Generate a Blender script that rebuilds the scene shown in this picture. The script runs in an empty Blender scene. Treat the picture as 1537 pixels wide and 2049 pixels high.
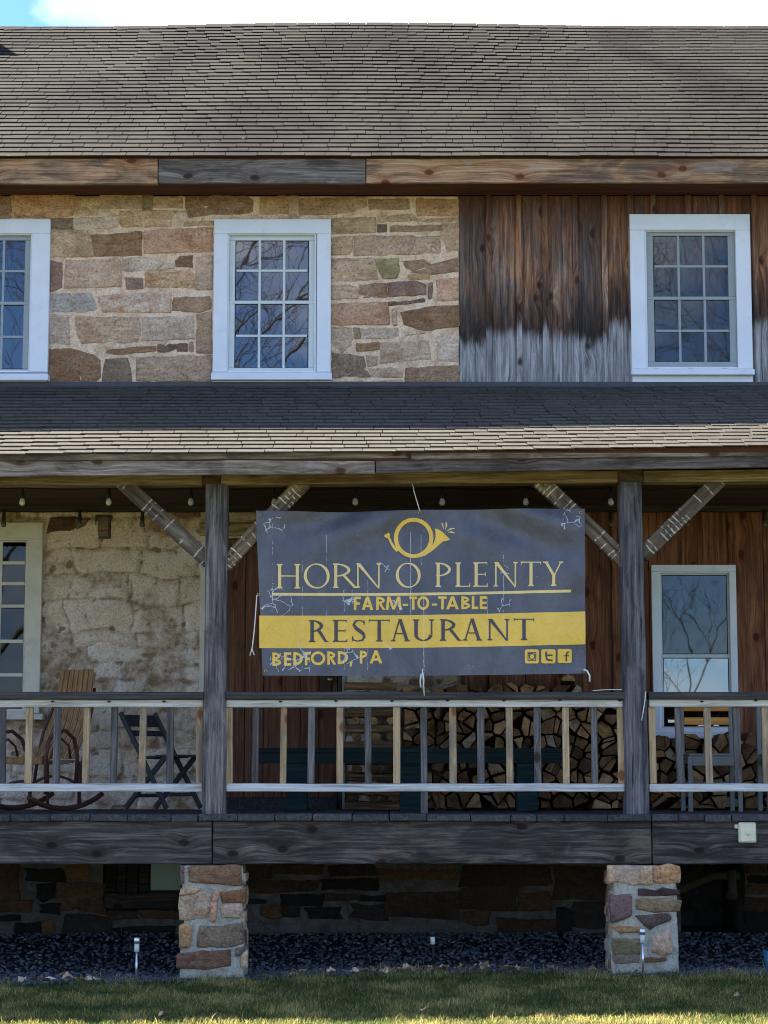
import bpy, bmesh, math, random
import numpy as np
from mathutils import Vector, Matrix, noise as mnoise

# ---------------------------------------------------------------- camera
sc = bpy.context.scene
col = sc.collection
FPX, W0, H0 = 4190.0, 1537.0, 2049.0          # focal length and picture size in photo pixels
CAM = Vector((0.0, -18.1, 1.51))
PITCH = math.atan((1542.0 - H0 / 2) / FPX)
cd = bpy.data.cameras.new('camera'); cam = bpy.data.objects.new('camera', cd); col.objects.link(cam)
cd.sensor_fit = 'HORIZONTAL'; cd.sensor_width = 36.0; cd.lens = 36.0 * FPX / W0
cd.clip_start = 0.1; cd.clip_end = 2000
cam.location = CAM; cam.rotation_euler = (math.pi / 2 + PITCH, 0, 0)
sc.camera = cam

# ---------------------------------------------------------------- sky and sun
SUN_E, SUN_A = math.radians(42), math.radians(65)     # elevation; azimuth left of straight behind the house
to_sun = Vector((-math.cos(SUN_E) * math.sin(SUN_A), math.cos(SUN_E) * math.cos(SUN_A), math.sin(SUN_E)))
world = bpy.data.worlds.new('World'); sc.world = world; world.use_nodes = True
wn, wl = world.node_tree.nodes, world.node_tree.links
wn.clear()
w_out = wn.new('ShaderNodeOutputWorld'); w_bg = wn.new('ShaderNodeBackground')
w_sky = wn.new('ShaderNodeTexSky'); w_sky.sky_type = 'NISHITA'; w_sky.sun_disc = False
w_sky.sun_elevation = SUN_E; w_sky.sun_rotation = 2 * math.pi - SUN_A
w_sky.altitude = 350; w_sky.air_density = 1.0; w_sky.dust_density = 0.3; w_sky.ozone_density = 4.5
w_tc = wn.new('ShaderNodeTexCoord')
w_map = wn.new('ShaderNodeMapping'); w_map.inputs['Scale'].default_value = (1, 1, 2.2); w_map.inputs['Location'].default_value = (0.678, 7.3836, 2.1778)
w_n = wn.new('ShaderNodeTexNoise'); w_n.inputs['Scale'].default_value = 2.6; w_n.inputs['Detail'].default_value = 9; w_n.inputs['Roughness'].default_value = 0.58
w_r = wn.new('ShaderNodeValToRGB'); w_r.color_ramp.elements[0].position = 0.51; w_r.color_ramp.elements[1].position = 0.66
w_mix = wn.new('ShaderNodeMix'); w_mix.data_type = 'RGBA'
w_mix.inputs[7].default_value = (7.5, 7.6, 7.8, 1)
wl.new(w_tc.outputs['Generated'], w_map.inputs['Vector']); wl.new(w_map.outputs['Vector'], w_n.inputs['Vector'])
wl.new(w_n.outputs['Fac'], w_r.inputs['Fac']); wl.new(w_r.outputs['Color'], w_mix.inputs[0])
w_tint = wn.new('ShaderNodeMix'); w_tint.data_type = 'RGBA'; w_tint.blend_type = 'MULTIPLY'; w_tint.inputs[0].default_value = 1.0; w_tint.inputs[7].default_value = (0.68, 0.85, 1.12, 1)   # clear winter blue
wl.new(w_sky.outputs['Color'], w_tint.inputs[6]); wl.new(w_tint.outputs[2], w_mix.inputs[6]); wl.new(w_mix.outputs[2], w_bg.inputs['Color'])
w_bg.inputs['Strength'].default_value = 0.052
wl.new(w_bg.outputs['Background'], w_out.inputs['Surface'])

sd = bpy.data.lights.new('sun', 'SUN'); sd.energy = 5.0; sd.angle = math.radians(0.53); sd.color = (1.0, 0.92, 0.80)
sun = bpy.data.objects.new('sun', sd); col.objects.link(sun)
sun.rotation_euler = (-to_sun).to_track_quat('-Z', 'Y').to_euler()

sc.view_settings.view_transform = 'Standard'; sc.view_settings.look = 'None'
sc.view_settings.gamma = 1.0; sc.view_settings.use_curve_mapping = False
sc.view_settings.exposure = 2.68
sc.render.engine = 'CYCLES'
sc.cycles.use_denoising = True; sc.cycles.filter_width = 1.0
sc.cycles.max_bounces = 6; sc.cycles.diffuse_bounces = 3; sc.cycles.transparent_max_bounces = 8
sc.cycles.sample_clamp_indirect = 6.0

# ---------------------------------------------------------------- helpers
_fw = Vector((0, math.cos(PITCH), math.sin(PITCH))); _up = Vector((0, -math.sin(PITCH), math.cos(PITCH)))
def at(px, py, Y):
    """World point on the plane Y=const that the photo shows at pixel (px, py)."""
    d = Vector((1, 0, 0)) * ((px - W0 / 2) / FPX) - _up * ((py - H0 / 2) / FPX) + _fw
    return CAM + d * ((Y - CAM.y) / d.y)
def rect(x0, y0, x1, y1, Y):
    a, b = at(x0, (y0 + y1) / 2, Y), at(x1, (y0 + y1) / 2, Y)
    return a.x, b.x, at((x0 + x1) / 2, y1, Y).z, at((x0 + x1) / 2, y0, Y).z   # X0 X1 Z0 Z1
WP = {}                                          # world position of every parent object
def obj(name, me, mat=None, parent=None, loc=(0, 0, 0), rot=None, color=None):
    o = bpy.data.objects.new(name, me); col.objects.link(o)
    loc = Vector(loc)
    if parent is not None:
        o.parent = parent; o.location = loc - WP[parent.name]
    else:
        o.location = loc
    WP[o.name] = loc
    if rot is not None: o.rotation_euler = rot
    if color is not None: o.color = (*color, 1) if len(color) == 3 else color
    if mat is not None and me is not None and not me.materials: me.materials.append(mat)
    return o
def lobj(name, me, mat, parent, loc=(0, 0, 0), rot=None, color=None):
    """Child placed in its parent's own space."""
    o = bpy.data.objects.new(name, me); col.objects.link(o); o.parent = parent; o.location = loc
    if rot is not None: o.rotation_euler = rot
    if color is not None: o.color = (*color, 1) if len(color) == 3 else color
    if mat is not None and me is not None and not me.materials: me.materials.append(mat)
    WP[o.name] = Vector(loc)
    return o
def tag(o, label, cat, group=None):
    o['label'] = label; o['category'] = cat
    if group: o['group'] = group
    return o
def thing(name, label, cat, loc=(0, 0, 0), rz=0, group=None):
    o = bpy.data.objects.new(name, None); col.objects.link(o); o.location = loc; o.rotation_euler = (0, 0, rz)
    o.empty_display_size = 0.1
    WP[o.name] = Vector(loc)
    return tag(o, label, cat, group)
def mesh(name, verts, faces, smooth=False):
    me = bpy.data.meshes.new(name); me.from_pydata([tuple(v) for v in verts], [], faces); me.update()
    if smooth: me.polygons.foreach_set('use_smooth', [True] * len(me.polygons))
    return me
def mesh_np(name, V, F, smooth=False):
    """V (n,3) float array, F (m,k) int array with k = 3 or 4."""
    me = bpy.data.meshes.new(name); k = F.shape[1]
    me.vertices.add(len(V)); me.vertices.foreach_set('co', np.ascontiguousarray(V, dtype=np.float32).ravel())
    me.loops.add(F.size); me.loops.foreach_set('vertex_index', np.ascontiguousarray(F, dtype=np.int32).ravel())
    me.polygons.add(len(F)); me.polygons.foreach_set('loop_start', np.arange(0, F.size, k, dtype=np.int32))
    me.polygons.foreach_set('loop_total', np.full(len(F), k, dtype=np.int32))
    me.polygons.foreach_set('use_smooth', np.full(len(F), smooth, dtype=bool))
    me.update(calc_edges=True); me.validate()
    return me
_boxes = {}
def box(sx, sy, sz, bev=0.004, mat=None, wob=0.0, seed=0, fresh=False):
    """Bevelled box centred on its origin; wob roughens a long board's edges (hewn timber)."""
    key = (round(sx, 3), round(sy, 3), round(sz, 3), bev, mat.name if mat else None, wob, seed)
    if key in _boxes and not fresh: return _boxes[key]
    bm = bmesh.new(); bmesh.ops.create_cube(bm, size=1.0)
    bmesh.ops.scale(bm, vec=(sx, sy, sz), verts=bm.verts)
    if wob:
        ax = max(range(3), key=lambda i: (sx, sy, sz)[i]); L = (sx, sy, sz)[ax]
        es = [e for e in bm.edges if abs((e.verts[0].co - e.verts[1].co)[ax]) > L * 0.9]
        bmesh.ops.subdivide_edges(bm, edges=es, cuts=max(2, int(L / 0.22)), use_grid_fill=True)
    if bev: bmesh.ops.bevel(bm, geom=list(bm.edges) if not wob else [e for e in bm.edges if len(e.link_faces) == 2 and e.calc_face_angle() > 0.5], offset=min(bev, min(sx, sy, sz) * 0.4), segments=1, affect='EDGES')
    if wob:
        for v in bm.verts:
            n = mnoise.noise_vector(v.co * 3.1 + Vector((seed * 7.3, 0, 0)))
            n2 = mnoise.noise_vector(v.co * 11.0 + Vector((0, seed * 3.3, 0)))
            v.co += Vector((n[i] * wob + n2[i] * wob * 0.35 if i != ax else 0 for i in range(3)))
    me = bpy.data.meshes.new('piece'); bm.to_mesh(me); bm.free()
    if mat: me.materials.append(mat)
    if not fresh: _boxes[key] = me
    return me
def pboard(name, x0, y0, x1, y1, Yf, th, mat, parent, bev=0.004, wob=0.0, seed=0, color=None):
    """Board whose front face stands at Y=Yf and covers the photo's pixel rectangle."""
    X0, X1, Z0, Z1 = rect(x0, y0, x1, y1, Yf)
    me = box(X1 - X0, th, Z1 - Z0, bev, mat, wob, seed)
    return obj(name, me, mat, parent, ((X0 + X1) / 2, Yf + th / 2, (Z0 + Z1) / 2), color=color)
class MB:
    """Collects shapes into one mesh."""
    def __init__(self): self.v = []; self.f = []; self.mi = []
    def box(self, c, s, m=0, R=None):
        n = len(self.v); c = Vector(c)
        for dx, dy, dz in ((-1,-1,-1),(1,-1,-1),(1,1,-1),(-1,1,-1),(-1,-1,1),(1,-1,1),(1,1,1),(-1,1,1)):
            p = Vector((dx * s[0] / 2, dy * s[1] / 2, dz * s[2] / 2))
            if R is not None: p = R @ p
            self.v.append(c + p)
        for q in ((0,3,2,1),(4,5,6,7),(0,1,5,4),(1,2,6,5),(2,3,7,6),(3,0,4,7)):
            self.f.append(tuple(n + i for i in q)); self.mi.append(m)
        return self
    def tube(self, pts, r, k=6, m=0, cap=True):
        pts = [Vector(p) for p in pts]; rs = r if isinstance(r, (list, tuple)) else [r] * len(pts)
        n0 = len(self.v); prev = None
        for i, p in enumerate(pts):
            t = (pts[min(i + 1, len(pts) - 1)] - pts[max(i - 1, 0)]).normalized()
            u = (prev - t * prev.dot(t)) if prev is not None else t.orthogonal()
            if u.length < 1e-6: u = t.orthogonal()
            u.normalize(); w = t.cross(u); prev = u
            for j in range(k):
                a = 2 * math.pi * j / k
                self.v.append(p + (u * math.cos(a) + w * math.sin(a)) * rs[i])
        for i in range(len(pts) - 1):
            for j in range(k):
                a, b = n0 + i * k + j, n0 + i * k + (j + 1) % k
                self.f.append((a, b, b + k, a + k)); self.mi.append(m)
        if cap:
            self.f.append(tuple(n0 + j for j in reversed(range(k)))); self.mi.append(m)
            e = n0 + (len(pts) - 1) * k
            self.f.append(tuple(e + j for j in range(k))); self.mi.append(m)
        return self
    def poly(self, pts, m=0):
        n = len(self.v); self.v += [Vector(p) for p in pts]; self.f.append(tuple(range(n, n + len(pts)))); self.mi.append(m); return self
    def build(self, name, mats, smooth=False):
        me = mesh(name, self.v, self.f, smooth)
        for m in (mats if isinstance(mats, (list, tuple)) else [mats]): me.materials.append(m)
        if len(me.materials) > 1: me.polygons.foreach_set('material_index', self.mi)
        return me
def arc(p, q, bulge, n=8):
    """Points from p to q bowed by the vector bulge."""
    p, q, b = Vector(p), Vector(q), Vector(bulge)
    return [p.lerp(q, i / n) + b * (4 * (i / n) * (1 - i / n)) for i in range(n + 1)]

# ---------------------------------------------------------------- materials
class NT:
    def __init__(self, name):
        self.m = bpy.data.materials.new(name); self.m.use_nodes = True
        self.n, self.l = self.m.node_tree.nodes, self.m.node_tree.links
        self.b = self.n['Principled BSDF']; self.b.inputs['Roughness'].default_value = 0.85
        self.b.inputs['Specular IOR Level'].default_value = 0.25
    def new(self, t, **kw):
        x = self.n.new(t)
        for k, v in kw.items(): setattr(x, k, v)
        return x
    def set(self, sock, v):
        if isinstance(v, bpy.types.NodeSocket): self.l.new(v, sock)
        elif v is not None:
            if hasattr(sock.default_value, '__len__') and not hasattr(v, '__len__'): v = (v,) * len(sock.default_value)
            if hasattr(v, '__len__') and len(v) == 3 and len(sock.default_value) == 4: v = (*v, 1)
            sock.default_value = v
    def coord(self, kind='Object', jitter=True, scale=(1, 1, 1)):
        if kind == 'World': v = self.new('ShaderNodeNewGeometry').outputs['Position']
        else: v = self.new('ShaderNodeTexCoord').outputs[kind]
        if jitter and kind != 'World':
            oi = self.new('ShaderNodeObjectInfo')
            k = self.new('ShaderNodeVectorMath', operation='MULTIPLY_ADD')
            cx = self.new('ShaderNodeCombineXYZ')
            for i in range(3): self.l.new(oi.outputs['Random'], cx.inputs[i])
            self.set(k.inputs[0], cx.outputs[0]); self.set(k.inputs[1], (37.7, 51.3, 23.9)); self.set(k.inputs[2], v); v = k.outputs[0]
        if scale != (1, 1, 1):
            k = self.new('ShaderNodeVectorMath', operation='MULTIPLY'); self.set(k.inputs[0], v); self.set(k.inputs[1], scale); v = k.outputs[0]
        return v
    def vec(self, v, scale):
        k = self.new('ShaderNodeVectorMath', operation='MULTIPLY'); self.set(k.inputs[0], v); self.set(k.inputs[1], scale); return k.outputs[0]
    def noise(self, v, scale, detail=5, rough=0.55, dist=0.0, out='Fac'):
        x = self.new('ShaderNodeTexNoise'); self.set(x.inputs['Vector'], v); x.inputs['Scale'].default_value = scale
        x.inputs['Detail'].default_value = detail; x.inputs['Roughness'].default_value = rough; x.inputs['Distortion'].default_value = dist
        return x.outputs[out]
    def voro(self, v, scale, feature='F1', rnd=1.0, out='Distance'):
        x = self.new('ShaderNodeTexVoronoi', feature=feature); self.set(x.inputs['Vector'], v); x.inputs['Scale'].default_value = scale
        x.inputs['Randomness'].default_value = rnd
        return x.outputs[out]
    def wave(self, v, scale, dist, detail=3, dscale=1.0, dirn='Y'):
        x = self.new('ShaderNodeTexWave', wave_type='BANDS', bands_direction=dirn); self.set(x.inputs['Vector'], v)
        x.inputs['Scale'].default_value = scale; x.inputs['Distortion'].default_value = dist; x.inputs['Detail'].default_value = detail; x.inputs['Detail Scale'].default_value = dscale
        return x.outputs['Fac']
    def ramp(self, f, stops, interp='LINEAR'):
        x = self.new('ShaderNodeValToRGB'); x.color_ramp.interpolation = interp; self.l.new(f, x.inputs['Fac'])
        e = x.color_ramp.elements
        while len(e) < len(stops): e.new(0.5)
        for i, (p, c) in enumerate(stops):
            e[i].position = p; e[i].color = (c, c, c, 1) if not hasattr(c, '__len__') else ((*c, 1) if len(c) == 3 else c)
        return x.outputs['Color']
    def math(self, op, a, b=None, c=None, clamp=False):
        x = self.new('ShaderNodeMath', operation=op); x.use_clamp = clamp
        self.set(x.inputs[0], a)
        if b is not None: self.set(x.inputs[1], b)
        if c is not None: self.set(x.inputs[2], c)
        return x.outputs[0]
    def mix(self, f, a, b, mode='MIX'):
        x = self.new('ShaderNodeMix', data_type='RGBA', blend_type=mode)
        self.set(x.inputs[0], f); self.set(x.inputs[6], a); self.set(x.inputs[7], b); return x.outputs[2]
    def rand(self):
        """0..1 that differs between objects and between the loose pieces of one mesh."""
        a = self.new('ShaderNodeObjectInfo').outputs['Random']; b = self.new('ShaderNodeNewGeometry').outputs['Random Per Island']
        return self.math('FRACT', self.math('ADD', a, b))
    def tint(self): return self.new('ShaderNodeObjectInfo').outputs['Color']
    def alpha(self): return self.new('ShaderNodeObjectInfo').outputs['Alpha']
    def sep(self, v):
        x = self.new('ShaderNodeSeparateXYZ'); self.l.new(v, x.inputs[0]); return x.outputs
    def bump(self, h, strength=0.5, dist=0.01, normal=None):
        x = self.new('ShaderNodeBump'); x.inputs['Strength'].default_value = strength; x.inputs['Distance'].default_value = dist
        self.set(x.inputs['Height'], h)
        if normal is not None: self.l.new(normal, x.inputs['Normal'])
        return x.outputs['Normal']
    def done(self, color, normal=None, rough=None, spec=None):
        self.set(self.b.inputs['Base Color'], color)
        if normal is not None: self.l.new(normal, self.b.inputs['Normal'])
        if rough is not None: self.set(self.b.inputs['Roughness'], rough)
        if spec is not None: self.b.inputs['Specular IOR Level'].default_value = spec
        return self.m

def wood(name, dark, mid, light, axis='X', stain=None, stain_amt=0.5, knots=True, cracks=0.35, rough=0.85, pale=None, gscale=1.0, lath=None, rings=0.26):
    t = NT(name); v = t.coord()
    A, C = 0.8 * gscale, 18.0 * gscale
    s3 = t.sep(v); al, ac = {'X': (0, 2), 'Z': (2, 0), 'Y': (1, 0)}[axis]
    # knots: sparse 2D points on the board face; the grain bends round them
    kx = t.new('ShaderNodeCombineXYZ'); t.l.new(t.math('MULTIPLY', s3[al], 1.7), kx.inputs[0]); t.l.new(t.math('MULTIPLY', s3[ac], 2.7), kx.inputs[1])
    kn = t.new('ShaderNodeTexVoronoi', voronoi_dimensions='2D'); kn.inputs['Scale'].default_value = 1.0; t.l.new(kx.outputs[0], kn.inputs['Vector'])
    kd = kn.outputs['Distance']
    bend = t.math('MULTIPLY', t.math('POWER', 2.718, t.math('MULTIPLY', t.math('MULTIPLY', kd, kd), -34.0)), 0.038 if knots else 0.0)
    flow = t.math('MULTIPLY', t.math('SUBTRACT', t.noise(t.vec(v, {'X': (1.1, 3, 3), 'Z': (3, 3, 1.1), 'Y': (3, 1.1, 3)}[axis]), 1.6, 3, 0.5), 0.5), 0.026)
    gv = t.new('ShaderNodeCombineXYZ')
    for i in range(3): t.l.new(t.math('ADD', t.math('ADD', s3[i], bend), flow) if i == ac else s3[i], gv.inputs[i])
    s = {'X': (A, C, C), 'Z': (C, C, A), 'Y': (C, A, C)}[axis]
    sv = t.vec(gv.outputs[0], s)
    g = t.noise(sv, 2.2, 7, 0.72, 0.35)
    colr = t.ramp(g, [(0.32, dark), (0.50, mid), (0.66, light)])
    lo = t.vec(v, {'X': (0.55, 1.6, 1.6), 'Z': (1.6, 1.6, 0.55), 'Y': (1.6, 0.55, 1.6)}[axis])
    ringv = t.vec(gv.outputs[0], {'X': (0.35, 9, 9), 'Z': (9, 9, 0.35), 'Y': (9, 0.35, 9)}[axis])
    wv = t.wave(ringv, 1.5, 9.0, 4, 0.9, {'X': 'Z', 'Z': 'X', 'Y': 'X'}[axis])
    colr = t.mix(rings, colr, t.mix(1.0, colr, t.ramp(wv, [(0.0, 0.42), (0.35, 0.9), (1.0, 1.2)]), 'MULTIPLY'))
    if stain is not None:
        f = t.ramp(t.noise(lo, 2.4, 6, 0.66, 0.8), [(0.62 - stain_amt * 0.3, 0.0), (0.72 - stain_amt * 0.3, 0.9)])
        colr = t.mix(f, colr, t.mix(t.ramp(g, [(0.35, 0.0), (0.65, 0.5)]), stain, colr))
    if pale is not None:
        f = t.ramp(t.noise(t.vec(lo, (1.3, 1.7, 1.3)), 2.9, 6, 0.65, 0.4), [(0.56, 0.0), (0.68, 0.8)])
        colr = t.mix(f, colr, t.mix(g, pale, colr))
    if knots:
        kw = t.math('ADD', kd, t.math('MULTIPLY', t.math('SUBTRACT', t.noise(v, 30, 3), 0.5), 0.05))
        halo = t.math('MULTIPLY', t.ramp(kw, [(0.05, 0.0), (0.08, 0.9), (0.24, 0.0)]), t.ramp(t.math('FRACT', t.math('MULTIPLY', kw, 36.0)), [(0.0, 0.2), (0.5, 1.0), (1.0, 0.2)]))
        colr = t.mix(t.math('MULTIPLY', halo, 0.7), colr, (min(1, dark[0] * 2.2), dark[1] * 1.5, dark[2] * 1.1))
        colr = t.mix(t.ramp(kw, [(0.040, 0.95), (0.060, 0.8), (0.085, 0.0)]), colr, (dark[0] * 0.9, dark[1] * 0.6, dark[2] * 0.5))
    ck = t.ramp(t.noise(t.vec(sv, (0.7, 0.7, 0.7) ), 3.4, 6, 0.6, 0.2), [(0.30, 1.0), (0.36, 0.0)])
    colr = t.mix(t.math('MULTIPLY', ck, cracks), colr, (0.012, 0.011, 0.011))
    if lath is not None:                        # whitewash left between old laths, bars across the timber
        ax = {'X': 0, 'Z': 2, 'Y': 1}[axis]
        wob = t.math('MULTIPLY', t.noise(v, 9, 3), 0.03)
        u = t.math('ADD', t.sep(v)[ax], wob)
        cell = t.math('FLOOR', t.math('MULTIPLY', u, 26.0))
        wn_ = t.new('ShaderNodeTexWhiteNoise', noise_dimensions='1D'); t.l.new(cell, wn_.inputs['W'])
        on = t.math('GREATER_THAN', wn_.outputs['Value'], 0.66)
        ed = t.math('LESS_THAN', t.math('FRACT', t.math('MULTIPLY', u, 26.0)), 0.30)
        pat = t.ramp(t.noise(v, 22, 4, 0.6), [(0.44, 0.0), (0.54, 1.0)])
        colr = t.mix(t.math('MULTIPLY', t.math('MULTIPLY', t.math('MULTIPLY', on, ed), pat), 0.7), colr, lath)
    colr = t.mix(1.0, colr, t.tint(), 'MULTIPLY')
    h = t.math('SUBTRACT', g, t.math('MULTIPLY', ck, 0.8))
    return t.done(colr, t.bump(h, 0.55, 0.006), rough)

def stone_mat(name):
    t = NT(name); v = t.coord(); c = t.tint(); a = t.alpha()
    n1 = t.noise(v, 3.2, 7, 0.62, 0.7); n2 = t.noise(t.vec(v, (1.3, 1, 3.4)), 5.0, 10, 0.74, 1.2); n3 = t.noise(v, 44, 6, 0.78, 0.4)
    colr = t.mix(1.0, c, t.ramp(n1, [(0.28, (0.62, 0.56, 0.5)), (0.5, (1.0, 1.0, 1.0)), (0.72, (1.22, 1.24, 1.26))]), 'MULTIPLY')
    rust = t.mix(1.0, c, (0.78, 0.50, 0.30), 'MULTIPLY')
    f = t.math('MULTIPLY', t.ramp(n2, [(0.46, 0.0), (0.60, 1.0)]), a, clamp=True)
    colr = t.mix(f, colr, rust)
    n4 = t.noise(t.vec(v, (1, 1, 2.2)), 8.0, 6, 0.7, 0.6)
    colr = t.mix(t.math('MULTIPLY', t.ramp(n4, [(0.52, 0.0), (0.64, 1.0)]), 0.55), colr, t.mix(1.0, c, (1.35, 1.34, 1.30), 'MULTIPLY'))
    colr = t.mix(t.ramp(n4, [(0.26, 0.75), (0.36, 0.0)]), colr, (0.075, 0.052, 0.045))
    colr = t.mix(0.75, colr, t.mix(1.0, colr, t.ramp(n3, [(0.36, 0.28), (0.46, 0.85), (0.54, 1.05), (0.64, 1.35)]), 'MULTIPLY'))
    h = t.math('ADD', t.math('MULTIPLY', n2, 1.4), t.math('MULTIPLY', n3, 0.35))
    return t.done(colr, t.bump(h, 1.0, 0.024), 0.9)
def mortar_mat(name, c1, c2, c3, sc_=7.0):
    t = NT(name); v = t.coord('Object', False)
    n1 = t.noise(v, sc_, 7, 0.66, 0.8); n3 = t.noise(v, 50, 5, 0.72)
    colr = t.ramp(n1, [(0.32, c1), (0.5, c2), (0.66, c3)])
    colr = t.mix(0.7, colr, t.mix(1.0, colr, t.ramp(n3, [(0.34, 0.45), (0.5, 0.97), (0.64, 1.2)]), 'MULTIPLY'))
    return t.done(colr, t.bump(t.math('ADD', n1, t.math('MULTIPLY', n3, 0.3)), 0.7, 0.012), 0.92)
def plain(name, c, rough=0.6, spec=0.3, var=0.12, nscale=9.0, metal=0.0, bumpd=0.0, dirt=None, dirt_amt=0.3):
    t = NT(name); v = t.coord()
    n = t.noise(v, nscale, 6, 0.6)
    colr = t.mix(1.0, c, t.ramp(n, [(0.3, 1 - var), (0.7, 1 + var)]), 'MULTIPLY')
    if dirt is not None:
        colr = t.mix(t.ramp(t.noise(v, nscale * 0.7, 7, 0.7, 0.5), [(0.60 - dirt_amt * .3, 0.0), (0.85, 0.85)]), colr, dirt)
    colr = t.mix(1.0, colr, t.tint(), 'MULTIPLY')
    t.b.inputs['Metallic'].default_value = metal
    return t.done(colr, t.bump(n, 0.4, bumpd) if bumpd else None, rough, spec)
def shingle_mat(name, base, dark, streak):
    t = NT(name); r = t.rand(); p = t.coord('World')
    colr = t.ramp(r, [(0.0, [c * 0.82 for c in base]), (0.35, [c * 0.96 for c in base]), (0.7, base), (1.0, [c * 1.14 for c in base])])
    s1 = t.noise(t.vec(p, (1.0, 0.55, 0.55)), 1.1, 6, 0.62, 0.4)
    colr = t.mix(t.math('MULTIPLY', t.ramp(s1, [(0.44, 0.0), (0.62, 1.0)]), streak), colr, dark)
    g = t.noise(p, 90, 4, 0.7); g2 = t.noise(p, 16, 5, 0.65)
    colr = t.mix(1.0, colr, t.ramp(g, [(0.3, 0.62), (0.7, 1.3)]), 'MULTIPLY')
    colr = t.mix(0.7, colr, t.mix(1.0, colr, t.ramp(g2, [(0.3, 0.72), (0.7, 1.2)]), 'MULTIPLY'))
    lich = t.math('LESS_THAN', t.voro(p, 2.2), 0.028)
    colr = t.mix(t.math('MULTIPLY', lich, t.math('GREATER_THAN', t.noise(p, 30, 3), 0.5)), colr, (0.26, 0.25, 0.21))
    return t.done(colr, t.bump(t.math('ADD', g, g2), 0.5, 0.004), 0.95, 0.12)
def siding_mat(name):
    """Board siding, bare orange-brown high up, black mould line, silvered where the porch roof splashes it."""
    t = NT(name); v = t.coord(); p = t.coord('World'); z = t.sep(p)[2]
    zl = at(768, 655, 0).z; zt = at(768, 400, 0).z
    r = t.new('ShaderNodeObjectInfo').outputs['Random']; s3 = t.sep(v)
    kx = t.new('ShaderNodeCombineXYZ'); t.l.new(t.math('MULTIPLY', s3[2], 1.9), kx.inputs[0]); t.l.new(t.math('MULTIPLY', s3[0], 3.2), kx.inputs[1])
    kn = t.new('ShaderNodeTexVoronoi', voronoi_dimensions='2D'); kn.inputs['Scale'].default_value = 1.0; t.l.new(kx.outputs[0], kn.inputs['Vector']); kd = kn.outputs['Distance']
    bend = t.math('MULTIPLY', t.math('POWER', 2.718, t.math('MULTIPLY', t.math('MULTIPLY', kd, kd), -30.0)), 0.05)
    gv = t.new('ShaderNodeCombineXYZ'); t.l.new(t.math('ADD', s3[0], bend), gv.inputs[0]); t.l.new(s3[1], gv.inputs[1]); t.l.new(s3[2], gv.inputs[2])
    sv = t.vec(gv.outputs[0], (15, 15, 1.0)); g = t.noise(sv, 2.3, 8, 0.74, 0.5)
    warm = t.ramp(g, [(0.30, (0.045, 0.017, 0.009)), (0.43, (0.25, 0.105, 0.05)), (0.54, (0.45, 0.215, 0.108)), (0.68, (0.62, 0.36, 0.20))])
    greyw = t.ramp(g, [(0.30, (0.03, 0.024, 0.022)), (0.48, (0.15, 0.115, 0.097)), (0.66, (0.36, 0.285, 0.24))])
    silver = t.ramp(g, [(0.32, (0.065, 0.062, 0.062)), (0.46, (0.24, 0.232, 0.23)), (0.62, (0.45, 0.44, 0.435))])
    patch = t.noise(t.vec(v, (3.0, 3.0, 1.1)), 1.7, 5, 0.6, 0.5)
    gm = t.math('ADD', t.math('MULTIPLY', t.math('SUBTRACT', patch, 0.5), 3.6), t.math('MULTIPLY_ADD', r, 1.3, -0.25), clamp=True)
    colr = t.mix(gm, warm, greyw)
    colr = t.mix(1.0, colr, t.ramp(t.math('FRACT', t.math('MULTIPLY', r, 7.31)), [(0.0, 0.55), (0.5, 0.9), (1.0, 1.25)]), 'MULTIPLY')
    eave_mix = t.ramp(t.math('DIVIDE', t.math('SUBTRACT', z, zl), zt - zl), [(0.45, 0.0), (1.0, 1.0)])
    colr = t.mix(t.math('MULTIPLY', eave_mix, 0.75), colr, (0.075, 0.025, 0.014))        # boards turn darker red-brown towards the eave
    jag = t.math('MULTIPLY', t.math('SUBTRACT', t.noise(t.vec(p, (20, 1, 1.6)), 1.0, 6, 0.7), 0.5), 0.36)
    d = t.math('ADD', t.math('ADD', t.math('SUBTRACT', z, zl), jag), t.math('MULTIPLY_ADD', r, 0.24, -0.12))
    d2 = t.math('ADD', d, t.math('MULTIPLY', t.math('SUBTRACT', t.noise(t.vec(p, (9, 1, 0.7)), 1.0, 5, 0.65), 0.5), 0.9))
    mould = t.math('MULTIPLY', t.ramp(t.math('MULTIPLY_ADD', d, 4.0, 0.5), [(0.05, 0.0), (0.50, 1.0)]), t.ramp(d2, [(0.02, 1.0), (0.16, 0.8), (0.48, 0.0)]))
    low = t.ramp(t.math('MULTIPLY_ADD', d, 4.0, 0.5), [(0.22, 1.0), (0.52, 0.0)])
    colr = t.mix(low, colr, silver)
    colr = t.mix(t.math('MULTIPLY', mould, t.ramp(g, [(0.30, 1.0), (0.66, 0.72)])), colr, (0.017, 0.015, 0.015))
    run = t.noise(t.vec(p, (34, 1, 0.45)), 1.0, 6, 0.7, 0.3)
    colr = t.mix(t.ramp(run, [(0.53, 0.0), (0.64, 0.6)]), colr, (0.03, 0.022, 0.02))
    kw = t.math('ADD', kd, t.math('MULTIPLY', t.math('SUBTRACT', t.noise(v, 30, 3), 0.5), 0.06))
    colr = t.mix(t.ramp(kw, [(0.03, 0.9), (0.055, 0.7), (0.10, 0.0)]), colr, (0.035, 0.016, 0.010))
    ck = t.ramp(t.noise(sv, 3.6, 6, 0.6), [(0.30, 0.7), (0.36, 0.0)])
    colr = t.mix(ck, colr, (0.012, 0.011, 0.011))
    return t.done(colr, t.bump(g, 0.8, 0.008), 0.85)
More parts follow.
